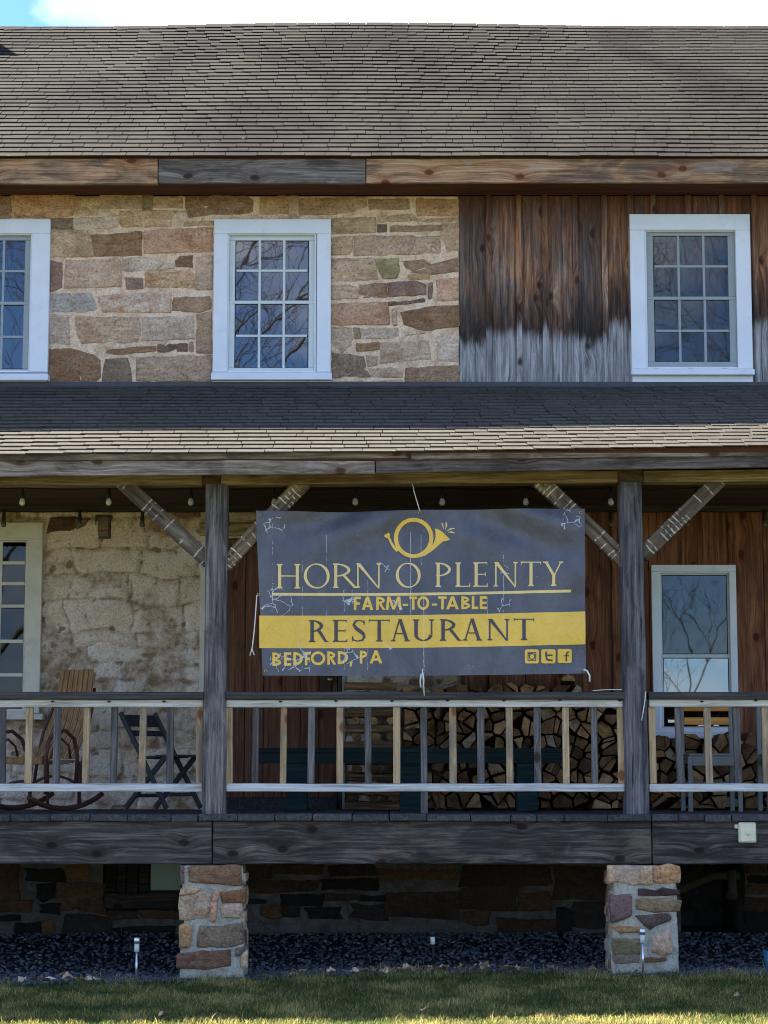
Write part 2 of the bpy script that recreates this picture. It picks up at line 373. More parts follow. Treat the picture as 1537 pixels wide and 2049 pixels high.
def glass_mat(name, ior=1.9, wav=0.0025, tint=(0.45, 0.47, 0.48)):
    t = NT(name); t.n.remove(t.b)
    out = t.n['Material Output']
    fr = t.new('ShaderNodeFresnel'); fr.inputs['IOR'].default_value = ior
    gl = t.new('ShaderNodeBsdfGlossy'); gl.inputs['Roughness'].default_value = 0.012; gl.inputs['Color'].default_value = (0.95, 0.97, 1, 1)
    tr = t.new('ShaderNodeBsdfTransparent'); tr.inputs['Color'].default_value = (*tint, 1)
    mx = t.new('ShaderNodeMixShader')
    v = t.coord('Object', True)
    nb = t.bump(t.noise(t.vec(v, (1.2, 1, 1.0)), 4.2, 1, 0.4), 1.0, wav)
    t.l.new(nb, gl.inputs['Normal'])
    t.l.new(fr.outputs[0], mx.inputs[0]); t.l.new(tr.outputs[0], mx.inputs[1]); t.l.new(gl.outputs[0], mx.inputs[2])
    t.l.new(mx.outputs[0], out.inputs['Surface'])
    return t.m

M = {}
M['stone'] = stone_mat('sandstone')
M['mortar'] = mortar_mat('lime_mortar', (0.50, 0.32, 0.195), (0.74, 0.525, 0.355), (0.82, 0.63, 0.46))
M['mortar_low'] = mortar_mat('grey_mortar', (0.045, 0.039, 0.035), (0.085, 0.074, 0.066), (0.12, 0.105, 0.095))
M['mortar_pier'] = mortar_mat('pier_mortar', (0.26, 0.235, 0.18), (0.38, 0.35, 0.28), (0.47, 0.44, 0.37))
M['shingle'] = shingle_mat('brown_asphalt_shingle', (0.033, 0.030, 0.0235), (0.0155, 0.013, 0.012), 0.95)
M['porch_shingle'] = shingle_mat('weathered_tan_shingle', (0.080, 0.072, 0.060), (0.060, 0.053, 0.044), 0.4)
M['fascia_warm'] = wood('bare_orange_timber', (0.13, 0.05, 0.02), (0.40, 0.22, 0.11), (0.54, 0.37, 0.235), 'X', stain=(0.075, 0.058, 0.048), stain_amt=0.5, pale=(0.42, 0.37, 0.34), cracks=0.5)
M['fascia_grey'] = wood('weathered_grey_timber', (0.045, 0.034, 0.027), (0.18, 0.148, 0.122), (0.34, 0.29, 0.25), 'X', stain=(0.05, 0.041, 0.036), stain_amt=0.4, pale=(0.40, 0.385, 0.375), cracks=0.6)
M['rim'] = wood('dark_rim_timber', (0.016, 0.013, 0.012), (0.075, 0.063, 0.054), (0.19, 0.165, 0.14), 'X', stain=(0.022, 0.019, 0.018), stain_amt=0.5, pale=(0.23, 0.18, 0.13), cracks=0.75)
M['beam'] = wood('brown_porch_beam', (0.07, 0.045, 0.025), (0.22, 0.155, 0.085), (0.36, 0.28, 0.17), 'X', stain=(0.10, 0.065, 0.035), stain_amt=0.4)
M['post'] = wood('grey_hewn_post', (0.022, 0.020, 0.021), (0.105, 0.098, 0.098), (0.23, 0.215, 0.21), 'Z', stain=(0.035, 0.032, 0.036), stain_amt=0.42, pale=(0.27, 0.26, 0.265), knots=False, cracks=0.85)
M['brace'] = wood('lath_marked_brace', (0.028, 0.020, 0.016), (0.095, 0.070, 0.052), (0.17, 0.13, 0.095), 'X', stain=(0.15, 0.115, 0.075), stain_amt=0.4, pale=(0.40, 0.34, 0.25), lath=(0.58, 0.53, 0.44), knots=False)
M['rail'] = wood('pale_weathered_rail', (0.26, 0.245, 0.22), (0.58, 0.555, 0.515), (0.72, 0.70, 0.66), 'X', knots=False, stain=(0.36, 0.345, 0.33), stain_amt=0.3, cracks=0.35, rings=0.25)
M['cap'] = wood('dark_rail_cap', (0.025, 0.022, 0.024), (0.055, 0.048, 0.047), (0.09, 0.08, 0.078), 'X', knots=False)
M['bal_tan'] = wood('new_tan_baluster', (0.20, 0.125, 0.065), (0.45, 0.315, 0.175), (0.56, 0.42, 0.265), 'Z', stain=(0.17, 0.14, 0.11), stain_amt=0.45, cracks=0.3)
M['bal_grey'] = wood('old_grey_baluster', (0.03, 0.027, 0.027), (0.105, 0.096, 0.092), (0.21, 0.192, 0.186), 'Z', stain=(0.07, 0.064, 0.064), stain_amt=0.35)
M['deck'] = wood('deck_board', (0.02, 0.018, 0.02), (0.065, 0.063, 0.066), (0.12, 0.116, 0.12), 'Y', knots=False, stain=(0.05, 0.048, 0.05))
M['ceiling'] = wood('porch_ceiling_board', (0.02, 0.010, 0.007), (0.06, 0.031, 0.019), (0.11, 0.062, 0.038), 'X', knots=False)
M['soffit'] = wood('red_brown_soffit', (0.035, 0.012, 0.008), (0.085, 0.030, 0.018), (0.13, 0.05, 0.03), 'X', knots=False)
M['lower_board'] = wood('red_brown_siding', (0.06, 0.021, 0.010), (0.21, 0.08, 0.037), (0.34, 0.15, 0.072), 'Z', stain=(0.10, 0.042, 0.024), stain_amt=0.45, cracks=0.5)
M['door'] = wood('plank_door_board', (0.05, 0.020, 0.011), (0.165, 0.072, 0.040), (0.25, 0.125, 0.07), 'Z', stain=(0.11, 0.05, 0.03), stain_amt=0.4)
M['siding'] = siding_mat('upper_siding')
M['white'] = plain('white_paint', (0.72, 0.74, 0.77), 0.45, 0.4, 0.04, 5.0, dirt=(0.50, 0.50, 0.49), dirt_amt=0.1)
M['cream'] = plain('cream_paint', (0.66, 0.61, 0.50), 0.5, 0.35, 0.08, 6.0, dirt=(0.36, 0.31, 0.24), dirt_amt=0.3)
M['sash'] = plain('pale_sash_paint', (0.58, 0.62, 0.60), 0.45, 0.4, 0.05)
M['sash_dark'] = plain('grey_sash_paint', (0.30, 0.33, 0.33), 0.5, 0.35, 0.06)
M['glass'] = glass_mat('old_window_glass', 2.1, 0.0003)
M['glass_screen'] = glass_mat('screened_glass', 1.65, 0.0003, (0.5, 0.52, 0.5))
M['glass_clear'] = glass_mat('clean_window_glass', 2.5, 0.00015, (0.3, 0.33, 0.35))
M['glass_dark'] = glass_mat('dark_old_glass', 1.45, 0.0003, (0.5, 0.5, 0.5))
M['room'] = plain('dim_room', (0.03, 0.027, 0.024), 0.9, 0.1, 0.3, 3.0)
M['curtain'] = plain('grey_blind', (0.16, 0.165, 0.15), 0.9, 0.1, 0.15, 4.0)
M['black'] = plain('black_plastic', (0.012, 0.012, 0.013), 0.5, 0.3, 0.1)
M['dark_metal'] = plain('dark_iron', (0.03, 0.026, 0.022), 0.6, 0.4, 0.2)
M['brass'] = plain('worn_brass', (0.45, 0.33, 0.16), 0.35, 0.5, 0.2, metal=0.9)
M['steel'] = plain('brushed_steel', (0.62, 0.62, 0.62), 0.3, 0.5, 0.06, metal=0.9)
M['lens'] = plain('frosted_lens', (0.55, 0.57, 0.52), 0.3, 0.5, 0.05)
M['bulb'] = plain('frosted_bulb', (0.62, 0.58, 0.48), 0.2, 0.5, 0.05)
M['ivory'] = plain('ivory_plastic', (0.66, 0.60, 0.44), 0.45, 0.4, 0.06, dirt=(0.40, 0.35, 0.24), dirt_amt=0.2)
M['bench'] = wood('dark_green_paint', (0.003, 0.009, 0.011), (0.007, 0.020, 0.023), (0.013, 0.034, 0.036), 'X', knots=False, cracks=0.3)
M['hickory'] = wood('light_oak_slat', (0.17, 0.088, 0.036), (0.29, 0.165, 0.072), (0.37, 0.225, 0.11), 'Z', knots=False, cracks=0.2)
M['bentwood'] = plain('dark_bentwood', (0.085, 0.033, 0.022), 0.55, 0.35, 0.35, 14)
M['folding'] = wood('dark_folding_chair_wood', (0.02, 0.02, 0.023), (0.05, 0.05, 0.056), (0.085, 0.085, 0.095), 'Z', knots=False, cracks=0.3)
M['chair_grey'] = plain('grey_chair_frame', (0.17, 0.18, 0.175), 0.55, 0.35, 0.15)
M['orange_slat'] = wood('orange_varnished_slat', (0.30, 0.12, 0.025), (0.55, 0.25, 0.06), (0.64, 0.33, 0.10), 'X', knots=False, cracks=0.1)
M['rope'] = plain('white_rope', (0.72, 0.70, 0.68), 0.9, 0.1, 0.1)
M['rock'] = plain('blue_grey_pebble', (0.135, 0.148, 0.168), 0.85, 0.2, 0.25, 5.0)
M['blue'] = plain('blue_plastic', (0.03, 0.13, 0.20), 0.45, 0.4, 0.1)
M['clay'] = plain('clay_pipe', (0.05, 0.038, 0.026), 0.8, 0.2, 0.25)
M['lead'] = plain('dark_flashing', (0.05, 0.055, 0.06), 0.6, 0.4, 0.2)
# ================================================================ HOUSE
rng = random.Random(11)
XL, XR = -14.0, 6.8                                  # ends of the building
house = thing('stone_house', 'old two-storey stone and board-sided building with brown shingled roof and white windows', 'house', (0, 0, 0))
X918 = at(918, 580, 0).x
Z_EAVE = at(768, 312, -0.5).z                        # top edge of the main eave
PHI = math.radians(33.7); R_RUN = 3.85
Y_EAVE = -0.5
Z_PT = at(768, 772, 0).z                             # porch roof meets wall
Y_PE = -2.48; Z_PE = at(768, 904, Y_PE).z
DECK_Z = at(768, 1629, -2.2).z
CEIL_B = at(768, 1012, -0.05).z                      # ceiling at the wall

def smooth_noise(x, z, s, seed=0.0): return mnoise.noise(Vector((x * s, seed, z * s)))
def wall_grid(name, X0, X1, Z0, Z1, res, openings, fn, mat, parent, Y=0.0):
    nx, nz = max(2, int((X1 - X0) / res)), max(2, int((Z1 - Z0) / res))
    xs, zs = np.linspace(X0, X1, nx + 1), np.linspace(Z0, Z1, nz + 1)
    cx, cz = (X0 + X1) / 2, (Z0 + Z1) / 2
    V = [(x - cx, -fn(x, z), z - cz) for z in zs for x in xs]
    F = []
    for j in range(nz):
        zc = (zs[j] + zs[j + 1]) / 2
        for i in range(nx):
            xc = (xs[i] + xs[i + 1]) / 2
            if any(a < xc < b and c < zc < d for a, b, c, d in openings): continue
            a = j * (nx + 1) + i; F.append((a, a + 1, a + nx + 2, a + nx + 1))
    me = mesh(name, V, F, True)
    at_ = me.attributes.new('relief', 'FLOAT', 'POINT'); at_.data.foreach_set('value', [-v[1] for v in V])
    return obj(name, me, mat, parent, (cx, Y, cz))

# ---- stones
def stone_mesh(pts, proud, seed, back=0.06, rough=0.006):
    """pts: outline (x, z) counter-clockwise or not, around its own centre. Front faces -Y."""
    r = random.Random(seed)
    P = [Vector((p[0], p[1])) for p in pts]
    A = sum(P[i].x * P[(i + 1) % len(P)].y - P[(i + 1) % len(P)].x * P[i].y for i in range(len(P)))
    if A < 0: P.reverse()
    Q = []
    for i in range(len(P)):                              # round the corners
        a, b = P[i], P[(i + 1) % len(P)]; L = (b - a).length; c = min(0.3, 0.006 / max(L, 1e-3))
        Q += [a.lerp(b, c), a.lerp(b, 1 - c)]
    out = []
    for i in range(len(Q)):
        a, b = Q[i], Q[(i + 1) % len(Q)]; L = (b - a).length; n = max(1, int(L / 0.05))
        nrm = Vector((b.y - a.y, a.x - b.x)); nrm = nrm.normalized() if nrm.length > 1e-6 else nrm
        for k in range(n): out.append(a.lerp(b, k / n) + nrm * (r.uniform(-1, 1) * rough * (0.4 if k == 0 else 1)))
    n = len(out); c = sum(out, Vector((0, 0))) / n
    V, F = [], []
    size = math.sqrt(abs(A) / 2)
    ins = [0.0, 0.0, min(0.35, 0.006 / size), min(0.5, 0.035 / size), 0.58]
    dep = [back, proud * 0.25, -proud * 0.55, -proud, -proud]
    for k in range(5):
        for p in out:
            q = p.lerp(c, ins[k]); d = dep[k]
            if k >= 2: d += smooth_noise(q.x, q.y, 9.0, seed * 1.7) * 0.010 + r.uniform(-1, 1) * 0.0025
            V.append((q.x, d, q.y))
    V.append((c.x, -proud + r.uniform(-0.006, 0.004), c.y))
    for k in range(4):
        for i in range(n):
            a, b = k * n + i, k * n + (i + 1) % n
            F.append((a, b, b + n, a + n))
    for i in range(n): F.append((4 * n + i, 4 * n + (i + 1) % n, 5 * n))
    me = mesh('stone', V, F, True)
    me.materials.append(M['stone'])
    return me
def put_stone(pts, Y, proud, colr, alpha, parent, seed, name='stone'):
    cx = sum(p[0] for p in pts) / len(pts); cz = sum(p[1] for p in pts) / len(pts)
    sz = math.sqrt(sum((p[0] - cx) ** 2 + (p[1] - cz) ** 2 for p in pts) / len(pts)); g_ = 1 + 0.018 / sz
    me = stone_mesh([((p[0] - cx) * g_, (p[1] - cz) * g_) for p in pts], proud, seed)
    return obj(name, me, None, parent, (cx, Y, cz), color=(*colr, alpha))
TAN, GTAN, PALE, ORN, PINK = (0.66, 0.45, 0.275), (0.58, 0.415, 0.29), (0.72, 0.56, 0.44), (0.60, 0.35, 0.18), (0.67, 0.38, 0.245)
RUST, BRN, PUR, DARK, OLV, LAV, DKG = (0.27, 0.135, 0.065), (0.34, 0.215, 0.14), (0.22, 0.13, 0.115), (0.085, 0.048, 0.045), (0.36, 0.31, 0.14), (0.54, 0.49, 0.46), (0.235, 0.175, 0.13)
RA, RB, RC, RD = (90, 380, 4.391), (0, 380, 4.391), (330, 380, 4.391), (640, 360, 4.27)
TRACED = [
 (RB, [(-60,60),(100,60),(98,238),(-60,240)], BRN, .6), (RB, [(115,50),(640,45),(650,115),(625,225),(540,240),(330,246),(115,238)], ORN, .9),
 (RB, [(665,75),(870,70),(880,110),(855,215),(665,215)], TAN, .5), (RB, [(890,52),(1240,48),(1240,160),(1060,165),(900,170)], GTAN, .4),
 (RB, [(1252,56),(1330,52),(1330,160),(1254,164)], DKG, .3), (RA, [(945,88),(1195,55),(1195,160),(960,155)], TAN, .3),
 (RA, [(48,255),(240,250),(240,342),(48,342)], DKG, .4), (RA, [(258,255),(420,245),(600,210),(636,222),(620,320),(560,338),(258,338)], PALE, .2),
 (RA, [(668,188),(1165,182),(1105,240),(1098,322),(690,324),(662,280)], TAN, .4), (RA, [(1180,198),(1238,198),(1238,258),(1170,254)], PALE, .2),
 (RC, [(200,62),(450,50),(700,54),(765,100),(755,188),(640,216),(430,212),(225,240),(200,150)], BRN, .8), (RC, [(850,62),(1065,58),(1078,208),(842,208)], ORN, .4),
 (RC, [(1092,62),(1172,62),(1172,235),(1092,228)], GTAN, .3), (RD, [(-160,160),(390,148),(382,230),(288,268),(90,296),(-160,296)], TAN, .6),
 (RA, [(48,362),(358,358),(405,440),(424,578),(48,586)], TAN, .2), (RA, [(414,398),(560,396),(836,370),(838,572),(452,578)], RUST, .8),
 (RA, [(884,362),(1460,334),(1468,542),(882,556)], PINK, .5), (RA, [(1240,278),(1470,273),(1470,310),(1232,320)], TAN, .3),
 (RA, [(48,630),(148,652),(148,848),(48,886)], PUR, .3), (RA, [(194,622),(648,614),(666,680),(666,846),(184,856)], GTAN, .3),
 (RA, [(694,608),(900,594),(1126,662),(1126,688),(880,706),(704,716)], PALE, .1), (RA, [(1152,592),(1286,583),(1286,676),(1162,668)], (0.19,0.085,0.055), .4),
 (RA, [(712,772),(848,782),(852,858),(727,866)], PUR, .2), (RA, [(892,724),(1100,704),(1296,724),(1298,856),(902,846)], TAN, .8),
 (RA, [(1332,594),(1470,584),(1470,866),(1332,866)], GTAN, .2), (RA, [(44,914),(398,914),(446,1050),(436,1068),(44,1072)], LAV, .1),
 (RA, [(474,934),(700,914),(1086,904),(1086,1076),(522,1072),(484,1000)], PALE, .9), (RA, [(1144,952),(1438,938),(1448,1040),(1350,1076),(1134,1058)], BRN, .4),
 (RA, [(44,1104),(202,1114),(212,1346),(44,1336)], PALE, .2), (RA, [(280,1114),(818,1124),(826,1326),(620,1340),(332,1345),(280,1240)], GTAN, .7),
 (RA, [(864,1120),(1296,1114),(1306,1306),(864,1326)], PALE, .15), (RA, [(1334,1104),(1460,1084),(1460,1426),(1338,1426)], BRN, .4),
 (RA, [(44,1404),(250,1404),(420,1452),(476,1502),(476,1638),(428,1686),(44,1686)], RUST, .6), (RA, [(562,1398),(958,1370),(962,1418),(640,1446),(548,1438)], RUST, .4),
 (RA, [(1004,1358),(1238,1353),(1238,1418),(1004,1422)], DARK, .3), (RA, [(1268,1352),(1298,1344),(1298,1408),(1268,1404)], BRN, .3),
 (RA, [(544,1493),(718,1484),(746,1570),(756,1686),(514,1696)], DKG, .3), (RA, [(814,1474),(1448,1454),(1456,1686),(814,1676)], GTAN, .5),
 (RA, [(44,1708),(480,1708),(480,1752),(44,1752)], DKG, .2), (RA, [(562,1718),(1450,1704),(1450,1748),(562,1752)], GTAN, .4),
 (RD, [(428,168),(756,168),(756,248),(432,252)], BRN, .7), (RD, [(834,163),(1183,168),(1183,306),(842,306)], ORN, .6),
 (RD, [(502,308),(818,293),(828,348),(502,362)], TAN, .2), (RD, [(852,333),(1178,328),(1178,362),(852,358)], TAN, .2),
 (RD, [(112,333),(468,323),(468,448),(117,462)], TAN, .4), (RD, [(502,388),(563,388),(563,438),(502,438)], DARK, .2),
 (RD, [(612,393),(1038,388),(1038,438),(612,447)], BRN, .4), (RD, [(1053,384),(1183,384),(1183,588),(1092,597),(1044,480)], TAN, .3),
 (RD, [(112,498),(278,493),(273,600),(230,636),(112,636)], TAN, .4), (RD, [(303,484),(806,479),(757,636),(303,646)], GTAN, .4),
 (RD, [(833,494),(1022,484),(1017,626),(799,631)], GTAN, .2), (RD, [(112,674),(456,669),(486,846),(112,866)], GTAN, .6),
 (RD, [(484,684),(667,679),(672,770),(652,831),(548,836),(494,730)], OLV, .2), (RD, [(719,694),(900,684),(950,722),(1178,664),(1178,776),(960,806),(762,788)], BRN, .7),
 (RD, [(112,904),(258,904),(317,932),(317,1006),(112,1016)], GTAN, .3), (RD, [(349,904),(558,884),(572,1001),(349,1006)], BRN, .8),
 (RD, [(594,884),(800,864),(896,892),(896,976),(604,996)], PUR, .4), (RD, [(932,893),(963,888),(953,1006),(928,1006)], PUR, .2),
 (RD, [(1004,864),(1178,844),(1178,1016),(1013,1026)], PINK, .3), (RD, [(592,1042),(780,1032),(878,1013),(882,1043),(597,1077)], DARK, .1),
 (RD, [(112,1064),(568,1044),(586,1236),(112,1236)], PINK, .4), (RD, [(622,1113),(658,1103),(658,1236),(627,1236)], TAN, .2),
 (RD, [(702,1134),(900,1094),(1178,1074),(1188,1246),(900,1286),(732,1236)], RUST, .5), (RD, [(112,1268),(258,1273),(267,1400),(190,1466),(112,1390)], GTAN, .2),
 (RD, [(292,1273),(338,1273),(343,1348),(302,1348)], OLV, .2), (RD, [(367,1273),(657,1268),(662,1338),(620,1357),(367,1357)], PALE, .2),
 (RD, [(322,1398),(502,1393),(497,1448),(327,1462)], RUST, .3), (RD, [(533,1394),(917,1374),(936,1526),(523,1566)], GTAN, .2),
 (RD, [(1013,1344),(1183,1334),(1168,1546),(1013,1536)], PALE, .2), (RD, [(722,1292),(878,1292),(897,1310),(742,1328)], PALE, .2),
 (RD, [(112,1484),(367,1513),(416,1676),(112,1686)], DKG, .6), (RD, [(403,1503),(487,1513),(477,1577),(422,1587)], GTAN, .2),
 (RD, [(433,1613),(697,1603),(697,1686),(443,1686)], GTAN, .3), (RD, [(743,1613),(1188,1584),(1188,1738),(743,1746)], BRN, .6),
 (RD, [(162,1723),(697,1708),(697,1748),(172,1748)], GTAN, .4), (RD, [(764,812),(930,800),(930,848),(774,848)], ORN, .3)]

# openings (X0, X1, Z0, Z1) of the windows, in the wall plane
def opening(x0, y0, x1, y1): return rect(x0, y0, x1, y1, 0.0)
OP_UM, OP_UL, OP_UR = opening(452, 464, 635, 745), opening(-111, 464, 72, 745), opening(1290, 458, 1477, 738)
OP_LL, OP_LR = opening(-118, 1078, 56, 1430), opening(1318, 1142, 1468, 1464)
OP_DOOR = opening(412, 1076, 679, 1640)
Z_TOP = Z_EAVE - 0.22

up_wall = wall_grid('stone_wall', at(-420, 580, 0).x, X918, Z_PT - 0.5, Z_TOP, 0.04, [OP_UM, OP_UL],
                    lambda x, z: 0.004 * smooth_noise(x, z, 6.0) + 0.003 * smooth_noise(x, z, 17.0, 3), M['mortar'], house)
k = 0
for (ox, oy, s), poly, c, a in TRACED:
    k += 1
    P = [at(ox + x / s, oy + y / s, 0) for x, y in poly]
    j = rng.uniform(0.9, 1.1)
    c = [q * 0.76 + w_ * 0.24 for q, w_ in zip(c, (0.76, 0.53, 0.32))]
    put_stone([(p.x, p.z) for p in P], 0.0, rng.uniform(0.005, 0.012), [q * j for q in c], a, up_wall, k)
def rubble(parent, X0, X1, Z0, Z1, Y, rows, gap, openings, pal, seed, proud=(0.01, 0.025), wid=(0.16, 0.42)):
    """Courses of irregular stones with mortar between them."""
    r = random.Random(seed); z = Z0; n = 0
    while z < Z1 - 0.06:
        h = min(r.uniform(*rows), Z1 - z); x = X0 - r.uniform(0, 0.2)
        while x < X1:
            w = r.uniform(*wid) * (1.2 if h > sum(rows) / 2 else 0.8)
            parts = [(z, z + h)] if h < rows[1] * 0.85 or r.random() < 0.6 else [(z, z + h * 0.5), (z + h * 0.5, z + h)]
            for a, b in parts:
                g = gap * r.uniform(0.4, 0.9)
                x0, x1 = max(x + g, X0), min(x + w - g, X1)
                if x1 - x0 < 0.05 or any(x1 > o[0] and x0 < o[1] and b > o[2] and a < o[3] for o in openings): continue
                jt = lambda: r.uniform(-1, 1) * min(0.03, (b - a) * 0.14)
                pts = [(x0 + jt(), a + g + jt()), (x1 + jt(), a + g + jt()), (x1 + jt(), b - g + jt()), (x0 + jt(), b - g + jt())]
                if r.random() < 0.5: pts.insert(2, (x1 + abs(jt()), (a + b) / 2 + jt()))
                if r.random() < 0.4: pts.insert(r.choice((1, len(pts))), ((x0 + x1) / 2 + jt(), a + g * 0.6 if pts and r.random() < 2 else b))if False else None
                c = r.choice(pal); n += 1; j = r.uniform(0.8, 1.15)
                put_stone(pts, Y, r.uniform(*proud), [q * j for q in c], r.uniform(0.1, 0.8), parent, seed * 1000 + n)
            x += w
        z += h
PAL = [TAN, TAN, GTAN, GTAN, PALE, ORN, PINK, RUST, BRN, PUR]
# the wall goes on, unseen, left of the picture
rubble(up_wall, at(-420, 580, 0).x, at(-150, 580, 0).x, Z_PT - 0.1, Z_TOP, 0.0, (0.14, 0.3), 0.012, [], PAL, 5, (0.006, 0.017))

# ---- limewashed wall under the porch
rowh = [0.0]; rr = random.Random(4)
while rowh[-1] < 4: rowh.append(rowh[-1] + rr.uniform(0.13, 0.27))
rows_x = [[rr.uniform(-7.2, -6.8)] for _ in rowh]
for L in rows_x:
    while L[-1] < 3: L.append(L[-1] + rr.uniform(0.22, 0.62))
amps = [[rr.choice((0.004, 0.012, 0.022, 0.032)) for _ in L] for L in rows_x]
import bisect
def rel(x, z):
    zz = z + 0.085 * smooth_noise(x, z, 1.9, 9) + 0.03 * smooth_noise(x, z, 6.0, 19); xx = x + 0.11 * smooth_noise(x, z, 2.3, 5) + 0.03 * smooth_noise(x, z, 7.0, 15)
    i = min(max(bisect.bisect(rowh, zz) - 1, 0), len(rowh) - 2); L = rows_x[i]
    j = min(max(bisect.bisect(L, xx) - 1, 0), len(L) - 2)
    d = min(zz - rowh[i], rowh[i + 1] - zz, xx - L[j], L[j + 1] - xx)
    t = min(max(d / 0.028, 0), 1); t = t * t * (3 - 2 * t)
    fill = min(max(0.45 + 1.5 * smooth_noise(x, z, 1.9, 21), 0.08), 1.0)             # how much plaster still fills the joints
    h = (amps[i][j] * 1.3 + 0.006) * t * fill - 0.006
    pit = smooth_noise(x, z, 13.0, 2)
    h += 0.008 * smooth_noise(x, z, 9.0, 1) + 0.006 * smooth_noise(x, z, 26.0, 8)
    if pit < -0.45: h -= 0.02 * min(1, (-0.45 - pit) * 8)
    return h
tpl = NT('limewashed_rubble'); _v = tpl.coord('Object', False)
_n = tpl.noise(_v, 3.2, 8, 0.68, 0.6); _n2 = tpl.noise(_v, 13, 6, 0.65, 0.4); _n3 = tpl.noise(_v, 60, 4, 0.6)
_z = tpl.sep(_v)[2]
_c = tpl.ramp(_n, [(0.26, (0.44, 0.29, 0.17)), (0.38, (0.68, 0.52, 0.375)), (0.50, (0.79, 0.645, 0.52)), (0.68, (0.84, 0.74, 0.66))])
_c = tpl.mix(tpl.math('MULTIPLY', tpl.ramp(_z, [(0.0, 0.0), (0.9, 1.0)]), 0.35), _c, (0.66, 0.50, 0.32))
_rl = tpl.math('ADD', tpl.new('ShaderNodeAttribute', attribute_name='relief').outputs['Fac'], tpl.math('MULTIPLY', tpl.math('SUBTRACT', _n2, 0.5), 0.022))
_c = tpl.mix(tpl.ramp(tpl.math('MULTIPLY_ADD', _rl, 22.0, 0.5), [(0.30, 0.9), (0.46, 0.4), (0.60, 0.0)]), _c, (0.29, 0.18, 0.095))
_c = tpl.mix(tpl.ramp(_n2, [(0.30, 0.8), (0.40, 0.0)]), _c, (0.26, 0.165, 0.09))
_c = tpl.mix(0.42, _c, tpl.mix(1.0, _c, tpl.ramp(_n3, [(0.36, 0.30), (0.48, 0.9), (0.54, 1.02), (0.64, 1.25)]), 'MULTIPLY'))
M['limewash'] = tpl.done(_c, tpl.bump(tpl.math('ADD', _n2, tpl.math('MULTIPLY', _n3, 0.5)), 1.0, 0.02), 0.92)
low_wall = wall_grid('limewashed_wall', at(-420, 1300, 0).x, X918 + 0.05, DECK_Z - 0.1, CEIL_B + 0.25, 0.0165, [OP_LL, OP_DOOR], rel, M['limewash'], house)
for P, c in (([(420,1018),(428,1018),(428,1040),(420,1040)], TAN), ([(462,1014),(510,1013),(511,1038),(463,1039)], PALE), ([(105,1038),(150,1036),(158,1050),(140,1063),(98,1066)], (0.16,0.085,0.05)),
             ([(152,1040),(176,1040),(170,1052),(156,1058)], BRN), ([(350,1017),(396,1018),(398,1034),(352,1032)], BRN), ([(325,1052),(352,1050),(354,1072),(324,1072)], TAN), ([(560,1014),(700,1014),(700,1022),(560,1022)], GTAN)):
    k += 1; P = [at(x, y, 0) for x, y in P]
    put_stone([(p.x, p.z) for p in P], -0.012, 0.022, c, 0.4, low_wall, k)
pboard('vent_frame', 190, 1030, 222, 1078, -0.035, 0.06, M['mortar_low'], low_wall)
pboard('vent_panel', 195, 1035, 217, 1073, -0.042, 0.02, M['beam'], low_wall)

# ---- basement wall
bx0, bx1, bx2 = at(-420, 1800, 0).x, at(1362, 1800, 0).x, at(1492, 1800, 0).x
OP_B = opening(208, 1728, 366, 1822)
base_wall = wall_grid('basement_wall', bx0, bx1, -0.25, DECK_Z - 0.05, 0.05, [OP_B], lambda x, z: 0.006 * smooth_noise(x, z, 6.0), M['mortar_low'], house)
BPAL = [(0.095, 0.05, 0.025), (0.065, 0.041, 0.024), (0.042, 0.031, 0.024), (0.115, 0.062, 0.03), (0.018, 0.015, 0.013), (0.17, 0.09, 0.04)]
BT = [(0,1725,38,1800,0),(52,1738,122,1762,4),(134,1732,172,1760,5),(74,1768,106,1798,4),(0,1802,60,1822,0),(84,1808,116,1826,4),(118,1766,206,1795,3),(124,1797,150,1820,3),(156,1796,206,1824,0),
      (0,1832,36,1842,4),(36,1846,80,1868,4),(86,1844,108,1864,5),(128,1834,222,1878,2),(0,1876,36,1890,2),(74,1876,118,1890,1),(222,1824,272,1840,1),(284,1822,358,1840,0),(252,1854,344,1874,4),
      (226,1856,240,1880,4),(494,1732,540,1754,1),(545,1732,640,1750,0),(498,1758,636,1784,1),(648,1760,752,1780,4),(566,1790,646,1816,4),(500,1800,528,1808,4),(526,1812,560,1834,3),(564,1812,598,1836,2),(648,1788,716,1800,1),
      (720,1792,772,1802,4),(616,1818,678,1838,4),(706,1808,772,1836,2),(776,1788,916,1836,1),(760,1738,908,1762,3),(660,1730,752,1754,2),(924,1776,1032,1820,1),(1040,1786,1100,1818,0),(926,1738,1000,1770,2),(1006,1736,1100,1774,1),
      (1112,1734,1212,1800,1),(932,1826,976,1848,0),(998,1840,1112,1870,1),(1118,1822,1142,1862,4),(1152,1806,1216,1852,2),(926,1732,1100,1737,2)]
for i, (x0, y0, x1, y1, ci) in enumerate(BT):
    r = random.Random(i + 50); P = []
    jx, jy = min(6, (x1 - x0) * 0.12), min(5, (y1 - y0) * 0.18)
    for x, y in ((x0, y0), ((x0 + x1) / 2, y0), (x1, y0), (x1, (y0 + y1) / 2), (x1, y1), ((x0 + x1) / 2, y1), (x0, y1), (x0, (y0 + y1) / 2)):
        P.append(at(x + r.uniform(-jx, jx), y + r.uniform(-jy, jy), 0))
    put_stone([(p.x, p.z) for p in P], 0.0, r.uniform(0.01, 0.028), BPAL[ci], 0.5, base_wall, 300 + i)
rubble(base_wall, bx0, at(-6, 1800, 0).x, 0.0, DECK_Z - 0.1, 0.0, (0.1, 0.22), 0.02, [], BPAL, 6)
